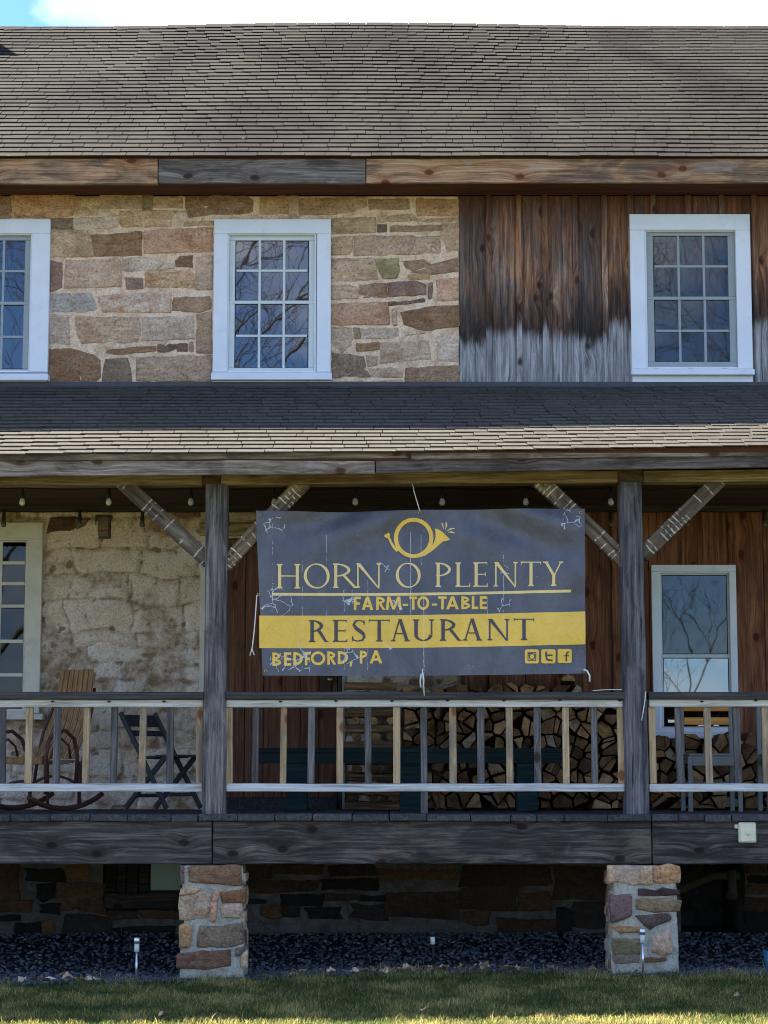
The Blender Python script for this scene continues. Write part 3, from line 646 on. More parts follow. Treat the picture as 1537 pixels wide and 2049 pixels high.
bw2 = wall_grid('basement_wall', bx2, XR - 0.8, -0.25, DECK_Z - 0.05, 0.06, [], lambda x, z: 0.006 * smooth_noise(x, z, 6.0), M['mortar_low'], house)
rubble(bw2, bx2 + 0.02, XR - 0.9, 0.0, DECK_Z - 0.1, 0.0, (0.1, 0.22), 0.02, [], BPAL, 7)
mb = MB(); xc = (bx1 + bx2) / 2
mb.box((xc, 1.3, 0.4), (bx2 - bx1 + 0.6, 0.1, 1.7)); mb.box((bx1 - 0.05, 0.66, 0.4), (0.1, 1.2, 1.7)); mb.box((bx2 + 0.05, 0.66, 0.4), (0.1, 1.2, 1.7))
obj('cellar_recess', mb.build('cellar_recess', M['mortar_low']), None, house, (0, 0, 0))
# basement window of dark boards with one greenish pane
bwn = obj('window', None, None, house, (0, 0.08, at(290, 1780, 0).z))
X0, X1, Z0, Z1 = OP_B
bwn2 = obj('cellar_window', box(X1 - X0 + .04, 0.04, Z1 - Z0 + .04, .003, M['rim']), None, house, ((X0 + X1) / 2, 0.16, (Z0 + Z1) / 2), color=(0.35, 0.33, 0.3))
bpy.data.objects.remove(bwn)
for i, (a, b) in enumerate(((210, 232), (234, 252), (254, 276), (278, 298))):
    pboard('plank', a, 1728, b, 1786, 0.10, 0.03, M['rim'], bwn2, color=(0.35, 0.33, 0.3))
pboard('pane', 301, 1728, 362, 1782, 0.10, 0.01, plain('green_pane', (0.055, 0.13, 0.115), 0.25, 0.5, 0.1), bwn2)
pboard('sill', 208, 1787, 366, 1818, 0.02, 0.12, M['rim'], bwn2, color=(0.5, 0.42, 0.35))

# ---- board siding, right half of the building
ww = MB(); ww.box(((X918 + XR) / 2, 0.16, (Z_PT - 0.4 + Z_TOP) / 2), (XR - X918, 0.02, Z_TOP - Z_PT + 0.4)); 
def with_hole(name, X0, X1, Z0, Z1, o, Y, th, mat, parent):
    m = MB()
    for a, b, c, d in ((X0, o[0], Z0, Z1), (o[1], X1, Z0, Z1), (o[0], o[1], Z0, o[2]), (o[0], o[1], o[3], Z1)):
        if b - a > 0.001 and d - c > 0.001: m.box(((a + b) / 2, Y + th / 2, (c + d) / 2), (b - a, th, d - c))
    return obj(name, m.build(name, mat), None, parent, (0, 0, 0))
wood_up = with_hole('board_wall', X918, XR, Z_PT - 0.4, Z_TOP, OP_UR, 0.012, 0.05, M['soffit'], house)
ZB = at(1000, 769, -0.01).z
joints = [918, 978, 1039, 1092, 1152, 1211, 1263, 1309, 1380, 1446, 1512, 1570, 1630, 1692, 1750, 1815, 1880, 1945, 2010, 2075, 2140]
def clip_board(name, xa, xb, Z0, Z1, o, Yf, th, mat, parent, i):
    """A vertical board; where a window stands in its way only the pieces beside, above and below it remain."""
    segs = [(xa, xb, Z0, Z1)]
    if xb > o[0] and xa < o[1]:
        segs = []
        if xa < o[0] - 0.01: segs.append((xa, o[0], Z0, Z1))
        if xb > o[1] + 0.01: segs.append((o[1], xb, Z0, Z1))
        segs += [(max(xa, o[0]), min(xb, o[1]), o[3], Z1), (max(xa, o[0]), min(xb, o[1]), Z0, o[2])]
    for a, b, c, d in segs:
        if b - a > 0.012 and d - c > 0.02:
            obj(name, box(b - a, th, d - c, 0.003, mat, 0.0 if d - c < 0.5 else 0.003, i), None, parent, ((a + b) / 2, Yf + th / 2, (c + d) / 2))
for i in range(len(joints) - 1):
    a, b = at(joints[i], 580, -0.01).x, at(joints[i + 1], 580, -0.01).x
    clip_board('board', a + 0.006, b - 0.006, ZB + rng.uniform(-0.015, 0.01), Z_TOP, OP_UR, -0.012 - rng.uniform(0, 0.006), 0.022, M['siding'], wood_up, i)
    if i:
        clip_board('batten', a - 0.026 + rng.uniform(-.006, .006), a + 0.022, ZB + rng.uniform(-0.012, 0.012), Z_TOP, OP_UR, -0.048, 0.03, M['siding'], wood_up, i + 40)
wood_lo = with_hole('lower_board_wall', X918 + 0.05, XR, DECK_Z - 0.1, CEIL_B + 0.25, OP_LR, 0.012, 0.05, M['soffit'], house)
lj = [925, 985, 1050, 1118, 1165, 1232, 1300, 1372, 1398, 1466, 1530, 1600, 1665, 1730, 1800, 1870, 1940, 2010, 2080, 2150]
for i in range(len(lj) - 1):
    a, b = at(lj[i], 1250, -0.01).x, at(lj[i + 1], 1250, -0.01).x
    clip_board('board', a + 0.002, b - 0.002, DECK_Z - 0.02, CEIL_B + 0.2, OP_LR, -0.014 - rng.uniform(0, 0.012), 0.024, M['lower_board'], wood_lo, i)
    if i % 2: clip_board('batten', a - 0.03, a + 0.03, DECK_Z - 0.02, CEIL_B + 0.2, OP_LR, -0.046, 0.02, M['lower_board'], wood_lo, i + 60)

# ---- the rest of the shell (back and end walls, floor slabs stop the sun shining through)
YB = 2 * (R_RUN + Y_EAVE) - Y_EAVE - 0.5
shell = MB()
shell.box(((XL + XR) / 2, YB, Z_TOP / 2), (XR - XL, 0.3, Z_TOP + 0.3)); shell.box((XL + 0.1, YB / 2 + .1, Z_TOP / 2), (0.2, YB - 0.35, Z_TOP)); shell.box((XR - 0.1, YB / 2 + .1, Z_TOP / 2), (0.2, YB - 0.35, Z_TOP))
shell.box(((XL + XR) / 2, YB / 2 + 0.45, Z_TOP - 0.05), (XR - XL - 0.5, YB - 1.2, 0.1)); shell.box(((XL + XR) / 2, YB / 2 + 0.45, CEIL_B + 0.4), (XR - XL - 0.5, YB - 1.2, 0.15)); shell.box(((XL + XR) / 2, YB / 2 + 0.9, DECK_Z - 0.15), (XR - XL - 0.5, YB - 2.2, 0.15))
xw = at(-420, 580, 0).x; shell.box(((XL + xw) / 2, 0.16, Z_TOP / 2), (xw - XL, 0.2, Z_TOP))
obj('back_wall', shell.build('back_wall', M['mortar']), None, house, (0, 0, 0))

# ---- windows
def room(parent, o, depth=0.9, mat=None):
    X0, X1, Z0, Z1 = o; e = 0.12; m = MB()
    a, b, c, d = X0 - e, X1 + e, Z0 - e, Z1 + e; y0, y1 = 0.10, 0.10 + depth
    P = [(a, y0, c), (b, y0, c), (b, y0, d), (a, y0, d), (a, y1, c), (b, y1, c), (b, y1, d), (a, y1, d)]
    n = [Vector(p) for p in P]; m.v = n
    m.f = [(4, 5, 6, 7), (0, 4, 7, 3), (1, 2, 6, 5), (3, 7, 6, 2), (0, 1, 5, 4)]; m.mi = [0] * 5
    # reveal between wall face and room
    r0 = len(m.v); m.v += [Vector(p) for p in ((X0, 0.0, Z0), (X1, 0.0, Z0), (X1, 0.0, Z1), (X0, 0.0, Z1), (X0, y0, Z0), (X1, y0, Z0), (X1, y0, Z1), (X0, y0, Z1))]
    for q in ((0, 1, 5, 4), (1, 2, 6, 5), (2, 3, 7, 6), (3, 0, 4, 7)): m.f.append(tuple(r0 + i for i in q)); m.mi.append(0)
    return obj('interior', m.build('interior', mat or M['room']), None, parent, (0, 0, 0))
def frame4(X0, X1, Z0, Z1, w, Yf, th, wt=None, wb=None):
    """Four boards round an opening: sides run between head and foot."""
    wt = w if wt is None else wt; wb = w if wb is None else wb; m = MB(); y = Yf + th / 2
    if wt: m.box(((X0 + X1) / 2, y, Z1 - wt / 2), (X1 - X0, th, wt))
    if wb: m.box(((X0 + X1) / 2, y, Z0 + wb / 2), (X1 - X0, th, wb))
    for xa in (X0, X1 - w): m.box((xa + w / 2, y, (Z0 + wb + Z1 - wt) / 2), (w, th - 0.002, Z1 - Z0 - wt - wb - 0.001))
    return m
def bevelled(mbld, name, mat, off=0.004):
    me = mbld.build(name, mat); bm = bmesh.new(); bm.from_mesh(me)
    bmesh.ops.bevel(bm, geom=list(bm.edges), offset=off, segments=1, affect='EDGES'); bm.to_mesh(me); bm.free(); return me
def window(label, casing, inner, glass, cols, rows, rail, sillr, apron, mats, gl, o, blind=None, mun=0.022):
    cm, sm = mats
    cx0, cy0, cx1, cy1 = casing; Yc = -0.055
    X0, X1, Z0, Z1 = rect(cx0, cy0, cx1, cy1, Yc); iX0, iX1, iZ0, iZ1 = rect(*inner, Yc)
    w = frame4(X0, X1, Z0, Z1, iX0 - X0, Yc, 0.06, Z1 - iZ1, max(iZ0 - Z0, 0.0))
    c = Vector(((X0 + X1) / 2, 0, (Z0 + Z1) / 2))
    win = obj('window', bevelled(w, 'window', cm), None, house, (0, 0, 0)); win['label'] = label
    # inner stop, sashes
    gX0, gX1, gZ0, gZ1 = rect(*glass, -0.02)
    iX0, iX1, iZ0, iZ1 = rect(*inner, -0.035)
    st = frame4(iX0 - .004, iX1 + .004, iZ0 - .004, iZ1 + .004, 0.018, -0.035, 0.05); obj('stop_bead', bevelled(st, 'stop_bead', cm, 0.003), None, win, (0, 0, 0))
    zr = at((glass[0] + glass[2]) / 2, rail, -0.02).z
    sw = gX0 - iX0 - 0.016
    for nm, za, zb, Y, hi in (('upper_sash', zr - 0.012, iZ1 - 0.014, -0.004, True), ('lower_sash', iZ0 + 0.014, zr + 0.016, -0.024, False)):
        wt = (iZ1 - gZ1 - 0.014) if hi else 0.030; wb = 0.030 if hi else (gZ0 - iZ0 - 0.014)
        f = frame4(iX0 + 0.015, iX1 - 0.015, za, zb, sw, Y, 0.024, max(wt, 0.012), max(wb, 0.012))
        s = obj(nm, bevelled(f, nm, sm, 0.003), None, win, (0, 0, 0))
        a, b = za + max(wb, 0.012), zb - max(wt, 0.012)
        nc, nr = cols, rows // 2
        ex = [gX0 + (gX1 - gX0) * i / nc for i in range(nc + 1)]; ez = [a + (b - a) * i / nr for i in range(nr + 1)]
        for i in range(1, nc): obj('muntin', box(mun, 0.018, b - a + 0.004, 0.003, sm), None, win, (ex[i], Y + 0.011, (a + b) / 2))
        for j in range(1, nr):
            for i in range(nc): obj('muntin', box(ex[i + 1] - ex[i] - mun + 0.002, 0.017, mun, 0.003, sm), None, win, ((ex[i] + ex[i + 1]) / 2, Y + 0.011, ez[j]))
        for i in range(nc):
            for j in range(nr):
                e = 0.006
                p = obj('pane', mesh('pane', [(-.5 * (ex[i + 1] - ex[i]) + e, 0, -.5 * (ez[j + 1] - ez[j]) + e), (.5 * (ex[i + 1] - ex[i]) - e, 0, -.5 * (ez[j + 1] - ez[j]) + e), (.5 * (ex[i + 1] - ex[i]) - e, 0, .5 * (ez[j + 1] - ez[j]) - e), (-.5 * (ex[i + 1] - ex[i]) + e, 0, .5 * (ez[j + 1] - ez[j]) - e)], [(0, 1, 2, 3)]),
                        gl[0] if hi else gl[1], win, ((ex[i] + ex[i + 1]) / 2, Y + 0.015, (ez[j] + ez[j + 1]) / 2), rot=(rng.uniform(-.004, .004), 0, rng.uniform(-.004, .004)))
    if sillr:
        a = rect(*sillr, -0.11); obj('sill', box(a[1] - a[0], 0.11, a[3] - a[2], 0.006, cm), None, win, ((a[0] + a[1]) / 2, -0.055, (a[2] + a[3]) / 2))
    if apron:
        a = rect(*apron, -0.06); obj('apron', box(a[1] - a[0], 0.05, a[3] - a[2], 0.004, cm), None, win, ((a[0] + a[1]) / 2, -0.035, (a[2] + a[3]) / 2))
    room(win, o)
    if blind:
        X0, X1, Z0, Z1 = o; zb = Z1 - (Z1 - Z0) * blind[1]
        m = MB(); n = 14
        for i in range(n):
            xa = X0 + (X1 - X0) * i / n
            m.poly([(xa, 0.16 + 0.015 * (i % 2), zb), (xa + (X1 - X0) / n, 0.16 + 0.015 * ((i + 1) % 2), zb), (xa + (X1 - X0) / n, 0.16 + 0.015 * ((i + 1) % 2), Z1 + .05), (xa, 0.16 + 0.015 * (i % 2), Z1 + .05)])
        obj('blind', m.build('blind', blind[0]), None, win, (0, 0, 0))
    return win
WM = (M['white'], M['sash'])
window('upper stone-wall window in the middle, wide white casing, six panes over six', (427, 438, 662, 745), (455, 467, 632, 744), (470, 480, 617, 736), 3, 4, 605, (422, 745, 664, 760), (424, 760, 662, 773), WM, (M['glass'], M['glass']), OP_UM)
window('upper window cut by the left edge of the picture, six panes over six', (-144, 438, 98, 745), (-108, 467, 62, 744), (-92, 480, 53, 738), 3, 4, 607, (-141, 747, 96, 761), (-139, 761, 94, 775), (M['white'], M['sash_dark']), (M['glass'], M['glass']), OP_UL)
window('upper window in the board siding, grey sashes with drawn blind behind', (1262, 428, 1504, 738), (1292, 460, 1477, 737), (1309, 471, 1461, 724), 3, 4, 597, (1264, 738, 1511, 750), (1266, 750, 1507, 771), (M['white'], M['sash_dark']), (M['glass_screen'], M['glass_screen']), OP_UR, (M['curtain'], 1.05))
window('cream small-paned window beside the limewashed wall', (-142, 1045, 82, 1428), (-112, 1078, 52, 1428), (-106, 1084, 50, 1418), 3, 6, 1213, (-146, 1428, 86, 1440), None, (M['cream'], M['cream']), (M['glass_dark'], M['glass_dark']), OP_LL, mun=0.03)
window('tall single-paned white window on the porch reflecting sky and branches', (1306, 1130, 1476, 1466), (1320, 1144, 1466, 1460), (1327, 1149, 1458, 1454), 1, 2, 1313, (1304, 1466, 1480, 1478), None, (M['white'], M['sash']), (M['glass_screen'], M['glass_clear']), OP_LR)

# ---- door
dX0, dX1, dZ0, dZ1 = rect(416, 1076, 676, 1626, 0.06)
door = obj('door', box(dX1 - dX0, 0.03, dZ1 - dZ0, 0.003, M['door']), None, house, ((dX0 + dX1) / 2, 0.10, (dZ0 + dZ1) / 2)); door['label'] = 'brown plank door behind the banner'
xs = [dX0 + (dX1 - dX0) * i / 7 for i in range(8)]
for i in range(7):
    obj('plank', box(xs[i + 1] - xs[i] - 0.006, 0.022, dZ1 - dZ0 - 0.14, 0.004, M['door']), None, door, ((xs[i] + xs[i + 1]) / 2, 0.072 + rng.uniform(-.003, .003), (dZ0 + dZ1) / 2 + 0.06))
obj('threshold', box(dX1 - dX0, 0.2, 0.13, 0.006, M['deck']), None, door, ((dX0 + dX1) / 2, 0.02, dZ0 + 0.065), color=(0.6, 0.6, 0.7))
p = at(661, 1360, 0.04); kn = MB(); kn.tube([(0, 0, 0), (0, -0.03, 0), (0, -0.035, 0), (0, -0.06, 0), (0, -0.07, 0)], [0.01, 0.01, 0.026, 0.026, 0.012], 12)
obj('knob', kn.build('knob', M['brass'], True), None, door, p)
p = at(652, 1358, 0.05); obj('lock_plate', box(0.10, 0.012, 0.24, 0.003, M['dark_metal']), None, door, p, color=(1.3, .9, .8))
for x0, x1, c in ((399, 411, M['cream']), (677, 684, M['dark_metal']), (685, 691, M['sash_dark'])):
    a = rect(x0, 1072, x1, 1628, -0.03); obj('jamb', box(a[1] - a[0], 0.10, a[3] - a[2], 0.003, c), None, door, ((a[0] + a[1]) / 2, 0.02, (a[2] + a[3]) / 2))
a = rect(399, 1045, 691, 1072, -0.035); obj('lintel', box(a[1] - a[0], 0.12, a[3] - a[2], 0.006, M['beam'], 0.003), None, door, ((a[0] + a[1]) / 2, 0.025, (a[2] + a[3]) / 2), color=(1.6, 1.7, 1.8))

# ---- shingled roofs
_sh = {}
def shingle_piece(w, expo, mat):
    k_ = (w, mat.name)
    if k_ not in _sh:
        L = expo * 1.4; t = 0.0085
        V = [(0, 0, .005), (w, 0, .005), (w, L, -.004), (0, L, -.004), (0, 0, .005 + t), (w, 0, .005 + t), (w, L, -.001), (0, L, -.001)]
        me = mesh('shingle', V, [(0, 3, 2, 1), (4, 5, 6, 7), (0, 1, 5, 4), (1, 2, 6, 5), (2, 3, 7, 6), (3, 0, 4, 7)]); me.materials.append(mat); _sh[k_] = (me, np.array(V), np.array([(0, 3, 2, 1), (4, 5, 6, 7), (0, 1, 5, 4), (1, 2, 6, 5), (2, 3, 7, 6), (3, 0, 4, 7)]))
    return _sh[k_]
def shingles(parent, mat, y0, z0, phi, n_course, expo, X0, X1, vis, n_ind, und, seed, widths):
    r = random.Random(seed); ca, sa = math.cos(phi), math.sin(phi); BV, BF = [], []; nb = 0; ind = 0
    for cN in range(n_course):
        s = cN * expo - 0.03; x = X0 - r.uniform(0, 0.25); run = r.random()
        while x < X1:
            w = r.choice(widths)
            dn = und(x + w / 2, s); ds = r.gauss(0, 0.003)
            if r.random() < 0.04: ds -= 0.008
            tilt = r.gauss(0, 0.004)
            me, V, F = shingle_piece(w, expo, mat)
            base = Vector((x, y0 + (s + ds) * ca - dn * sa, z0 + (s + ds) * sa + dn * ca))
            if vis[0] < x + w and x < vis[1] and ind < n_ind:
                obj('shingle', me, None, parent, base, rot=(phi, 0, tilt)); ind += 1
            else:
                P = V.copy(); ct, st_ = math.cos(tilt), math.sin(tilt)
                X_ = P[:, 0] * ct - P[:, 1] * st_; Y_ = P[:, 0] * st_ + P[:, 1] * ct
                Q = np.stack([base.x + X_, base.y + Y_ * ca - P[:, 2] * sa, base.z + Y_ * sa + P[:, 2] * ca], 1)
                BV.append(Q); BF.append(F + nb * 8); nb += 1
            x += w + 0.0055
    me = mesh_np('shingle_field', np.concatenate(BV), np.concatenate(BF)); me.materials.append(mat)
    o = obj('shingle_field', me, None, parent, (0, 0, 0)); o['kind'] = 'stuff'
    return o
def und_main(x, s):
    L = R_RUN / math.cos(PHI); f = s / L
    return 0.014 * smooth_noise(x, s, 0.45, 4) + 0.003 * smooth_noise(x, s, 1.6, 14) + f * (0.04 * math.exp(-((x + 0.1) / 1.8) ** 2) - 0.010)
def und_porch(x, s):
    f = 1 - s / 2.6
    return f * (0.016 * max(x, 0) - 0.006 * max(-x, 0)) + 0.008 * smooth_noise(x, s, 0.8, 6)
Lm = R_RUN / math.cos(PHI)
Z_R = Z_EAVE + R_RUN * math.tan(PHI); Y_R = Y_EAVE + R_RUN
def slab(name, X0, X1, ya, za, yb, zb, th, parent, und, mat, n=24, ns=6):
    """Roof deck that follows the same sag as the shingles."""
    V, F = [], []; L = math.hypot(yb - ya, zb - za); ph = math.atan2(zb - za, yb - ya)
    for t in (0.0, -th):
        for j in range(ns + 1):
            for i in range(n + 1):
                x = X0 + (X1 - X0) * i / n; s = L * j / ns; d = und(x, s) - 0.004 + t
                V.append((x, ya + s * math.cos(ph) - d * math.sin(ph), za + s * math.sin(ph) + d * math.cos(ph)))
    N = (n + 1) * (ns + 1)
    for j in range(ns):
        for i in range(n):
            a = j * (n + 1) + i; F.append((a, a + 1, a + n + 2, a + n + 1)); F.append((N + a, N + a + n + 1, N + a + n + 2, N + a + 1))
    for i in range(n):
        F.append((i, N + i, N + i + 1, i + 1)); b = ns * (n + 1) + i; F.append((b, b + 1, N + b + 1, N + b))
    return obj(name, mesh(name, V, F), mat, parent, (0, 0, 0))
roof = slab('main_roof', XL - 0.2, XR + 0.2, Y_EAVE + 0.01, Z_EAVE, Y_R, Z_R - 0.006, 0.10, house, und_main, M['soffit'])
shingles(roof, M['shingle'], Y_EAVE - 0.005, Z_EAVE, PHI, 36, Lm / 35.6, XL - 0.15, XR + 0.15, (-3.45, 3.45), 300, und_main, 3, (0.17, 0.2, 0.22, 0.24, 0.27))
bs = MB(); yb, zb = 2 * Y_R - Y_EAVE, Z_EAVE
bs.poly([(XL - .2, Y_R, Z_R - .005), (XR + .2, Y_R, Z_R - .005), (XR + .2, yb, zb), (XL - .2, yb, zb)][::-1]); 
for x in (XL - .19, XR + .19): bs.poly([(x, Y_EAVE + .05, Z_EAVE - .05), (x, Y_R, Z_R - .06), (x, yb - .05, zb - .05)])
obj('back_slope', bs.build('back_slope', M['shingle']), None, house, (0, 0, 0))
r = random.Random(8); x = XL - 0.1                                      # ridge caps
while x < XR + 0.1:
    d = und_main(x, Lm); w = 0.24
    m = MB(); m.v = [Vector(p) for p in ((0, -.13, -.075), (w + .05, -.13, -.083), (w + .05, 0, -.004), (0, 0, .010), (w + .05, .13, -.083), (0, .13, -.075), (0, -.13, -.088), (0, 0, -.004), (0, .13, -.088), (w + .05, -.13, -.09))]
    m.f = [(0, 1, 2, 3), (3, 2, 4, 5), (6, 0, 3, 7), (7, 3, 5, 8), (6, 9, 1, 0)]; m.mi = [0] * 5
    if -4.3 < x < 4.3: obj('ridge_cap', m.build('ridge_cap', M['shingle']), None, roof, (x, Y_R, Z_R + d + r.uniform(-.002, .003)))
    else: pass
    x += w
# fascia and soffit
def fascia(x0, x1, y0a, y1a, mat, seed, colr=None): return pboard('fascia_board', x0, y0a, x1, y1a, Y_EAVE + 0.02, 0.045, mat, roof, 0.006, 0.004, seed, colr)
fascia(-520, 315.5, 315, 368, M['fascia_warm'], 1); fascia(317, 731.5, 316, 366, M['fascia_grey'], 2, (0.9, .9, .93)); fascia(733, 1560, 315.5, 365.5, M['fascia_warm'], 3); fascia(1561.5, 2050, 315, 365, M['fascia_warm'], 4)
pboard('drip_strip', -520, 310, 2050, 317, Y_EAVE + 0.008, 0.03, M['soffit'], roof, 0.003, 0.0, 0, (0.6, .6, .7))
zs = at(768, 368, Y_EAVE + 0.03).z
for i, (ya, yb_) in enumerate(((Y_EAVE + 0.067, -0.27), (-0.265, -0.05))):
    obj('soffit_board', box(XR - XL, yb_ - ya, 0.02, 0.003, M['soffit']), None, roof, ((XL + XR) / 2, (ya + yb_) / 2, zs + 0.035))
obj('frieze_board', box(XR - XL, 0.02, 0.05, 0.003, M['soffit']), None, roof, ((XL + XR) / 2, -0.038, at(768, 386, -0.05).z + 0.012), color=(1.5, 1.1, 1.0))
# chimney at the left gable, outside the picture; its shadow falls on the corner of the roof
ch = MB(); ch.box((0, 0, 0.55), (0.62, 0.62, 2.0)); ch.box((0, 0, 1.58), (0.74, 0.74, 0.1))
obj('chimney', ch.build('chimney', M['mortar']), None, house, (-5.62, Y_R + 0.1, Z_R - 0.75))
# ================================================================ PORCH
rng = random.Random(23)
porch = thing('porch', 'long timber porch with hewn posts, pale railing and shingled lean-to roof on stone piers', 'porch', (0, -1.1, 0))
PX0, PX1 = -13.6, 6.2
dyp = 0 - Y_PE; PH_P = math.atan2(Z_PT - Z_PE, dyp); Lp = math.hypot(dyp, Z_PT - Z_PE)
proof = slab('porch_roof', PX0 - 0.2, PX1 + 0.2, Y_PE + 0.01, Z_PE, -0.005, Z_PT - 0.004, 0.07, porch, und_porch, M['soffit'])
shingles(proof, M['porch_shingle'], Y_PE - 0.005, Z_PE, PH_P, 20, Lp / 19.8, PX0 - 0.15, PX1 + 0.15, (-3.1, 3.1), 300, und_porch, 9, (0.18, 0.21, 0.23, 0.25, 0.28))
fl = rect(-420, 769, 2050, 776, -0.02)
obj('flashing', box(PX1 - PX0, 0.012, 0.05, 0.002, M['lead']), None, proof, ((PX0 + PX1) / 2, -0.055, Z_PT + 0.0))
# fascia in pieces that follow the sagging eave
def sloped(name, xa, ya0, xb, yb0, h0, h1, Yf, th, mat, parent, seed, color=None, wob=0.003):
    """Board along X between two pixels of its top edge, h0/h1 pixel heights at its ends."""
    a, b = at(xa, ya0, Yf), at(xb, yb0, Yf); hh = (at(xa, ya0, Yf).z - at(xa, ya0 + h0, Yf).z + at(xb, yb0, Yf).z - at(xb, yb0 + h1, Yf).z) / 2
    L = math.hypot(b.x - a.x, b.z - a.z); ang = math.atan2(b.z - a.z, b.x - a.x)
    return obj(name, box(L, th, hh, 0.005, mat, wob, seed), None, parent, ((a.x + b.x) / 2, Yf + th / 2, (a.z + b.z) / 2 - hh / 2), rot=(0, -ang, 0), color=color)
sloped('fascia_board', -420, 925, 750, 916, 33, 30, Y_PE + 0.035, 0.04, M['fascia_grey'], proof, 11, (1.25, 1.22, 1.2))
sloped('fascia_board', 752, 918, 1560, 905, 28, 30, Y_PE + 0.035, 0.04, M['fascia_grey'], proof, 12, (0.62, .6, .62))
sloped('fascia_board', 1562, 905, 2060, 901, 30, 30, Y_PE + 0.035, 0.04, M['fascia_grey'], proof, 13, (0.8, .8, .8))
sloped('drip_board', -420, 911, 820, 903, 15, 12, Y_PE + 0.012, 0.05, M['fascia_grey'], proof, 14, (1.0, .95, .9), 0.002)
sloped('drip_board', 822, 905, 2060, 893, 14, 14, Y_PE + 0.012, 0.05, M['fascia_grey'], proof, 15, (1.2, 1.1, 1.05), 0.002)
# beam over the posts, spliced, with dark blocks over the post heads
YBm = -2.09
for i, (xa, xb, ya, yb_, c) in enumerate(((-420, 404, 946, 946, (1, 1, 1)), (442, 1236, 946, 941, (0.92, .88, .82)), (1288, 2060, 941, 935, (1.05, 1.05, .95)))):
    sloped('beam', xa, ya, xb, yb_, 24, 24, YBm, 0.17, M['beam'], porch, 20 + i, c, 0.004)
for xa, xb, y0 in ((404.5, 441.5, 945), (1236.5, 1287.5, 940)): pboard('beam_block', xa, y0, xb, y0 + 25, YBm + 0.01, 0.16, M['beam'], porch, 0.004, 0, 0, (0.4, .36, .34))
# ceiling boards
cz0 = at(768, 962, -1.9).z; nB = 12
ceil = obj('ceiling', box(PX1 - PX0, 1.86, 0.02, 0.003, M['soffit']), None, porch, ((PX0 + PX1) / 2, -0.97, (cz0 + CEIL_B) / 2 + 0.035), rot=(math.atan2(CEIL_B - cz0, 1.86), 0, 0), color=(.5, .5, .5))
WP[ceil.name] = Vector(ceil.location) + WP[porch.name]
ceil.rotation_euler = (0, 0, 0)
for i in range(nB):
    y = -1.9 + 1.86 * (i + 0.5) / nB; z = cz0 + (CEIL_B - cz0) * (i + 0.5) / nB
    obj('board', box(PX1 - PX0, 1.86 / nB - 0.006, 0.018, 0.003, M['ceiling'], 0, i % 3), None, ceil, ((PX0 + PX1) / 2, y, z), rot=(math.atan2(CEIL_B - cz0, 1.86), 0, 0), color=(rng.uniform(.8, 1.25),) * 3)
ceil.location.z += 0.14
WP[ceil.name].z += 0.14
for ch_ in ceil.children: ch_.location.z -= 0.14
obj('ledger', box(PX1 - PX0, 0.06, 0.10, 0.004, M['cap']), None, porch, ((PX0 + PX1) / 2, -0.11, CEIL_B - 0.012))
# side closures of the roof void
# posts
def post(xt0, xt1, xb0, xb1, y0, y1, seed, c):
    Yf = -2.09; a0, a1 = at(xt0, y0, Yf), at(xt1, y0, Yf); b0, b1 = at(xb0, y1, Yf), at(xb1, y1, Yf); n = 12; d = 0.185
    V, F = [], []; cx = (a0.x + a1.x + b0.x + b1.x) / 4; cz = (a0.z + b0.z) / 2
    for i in range(n + 1):
        t = i / n; z = b0.z + (a0.z - b0.z) * t
        xl = b0.x + (a0.x - b0.x) * t; xr = b1.x + (a1.x - b1.x) * t; bv = 0.012
        for q, (x, y) in enumerate(((xl + bv, 0), (xr - bv, 0), (xr, bv), (xr, d - bv), (xr - bv, d), (xl + bv, d), (xl, d - bv), (xl, bv))):
            nv = mnoise.noise_vector(Vector((x * 3, y * 3 + seed, z * 2.5))); n2 = mnoise.noise_vector(Vector((x * 20, y * 20 + seed, z * 9)))
            V.append((x - cx + nv[0] * .008 + n2[0] * .003, y + nv[1] * .006 + n2[1] * .003, z - cz))
    for i in range(n):
        for j in range(8):
            a, b = i * 8 + j, i * 8 + (j + 1) % 8; F.append((a, b, b + 8, a + 8))
    F += [tuple(reversed(range(8))), tuple(range(n * 8, n * 8 + 8))]
    return obj('post', mesh('post', V, F), M['post'], porch, (cx, Yf, cz), color=c)
post(412, 455, 404, 451, 968, 1630, 1.0, (1.25, 1.15, 1.1)); post(1240, 1284, 1252, 1301, 964, 1632, 5.0, (0.95, .95, 1.02))
post(-436, -390, -446, -398, 968, 1630, 8.0, (1.1, 1.1, 1.1)); post(2082, 2128, 2096, 2143, 964, 1632, 12.0, (1.1, 1.1, 1.1))
# knee braces: centre line from beam to post, in pixels
def brace(xa, ya, xb, yb_, wpx, seed, c=(1, 1, 1)):
    Yc = -2.04; a, b = at(xa, ya, Yc), at(xb, yb_, Yc); L = (b - a).length + 0.06; ang = math.atan2(b.z - a.z, b.x - a.x)
    obj('brace', box(L, 0.09, wpx / 261, 0.006, M['brace'], 0.004, seed), None, porch, (a + b) / 2 + Vector((0, 0.04, 0)), rot=(0, -ang, 0), color=c)
brace(247, 966, 412, 1118, 31, 31); brace(604, 968, 452, 1128, 31, 32, (1.5, 1.4, 1.25)); brace(1084, 964, 1247, 1118, 32, 33, (1.35, 1.3, 1.2)); brace(1438, 962, 1290, 1106, 31, 34)
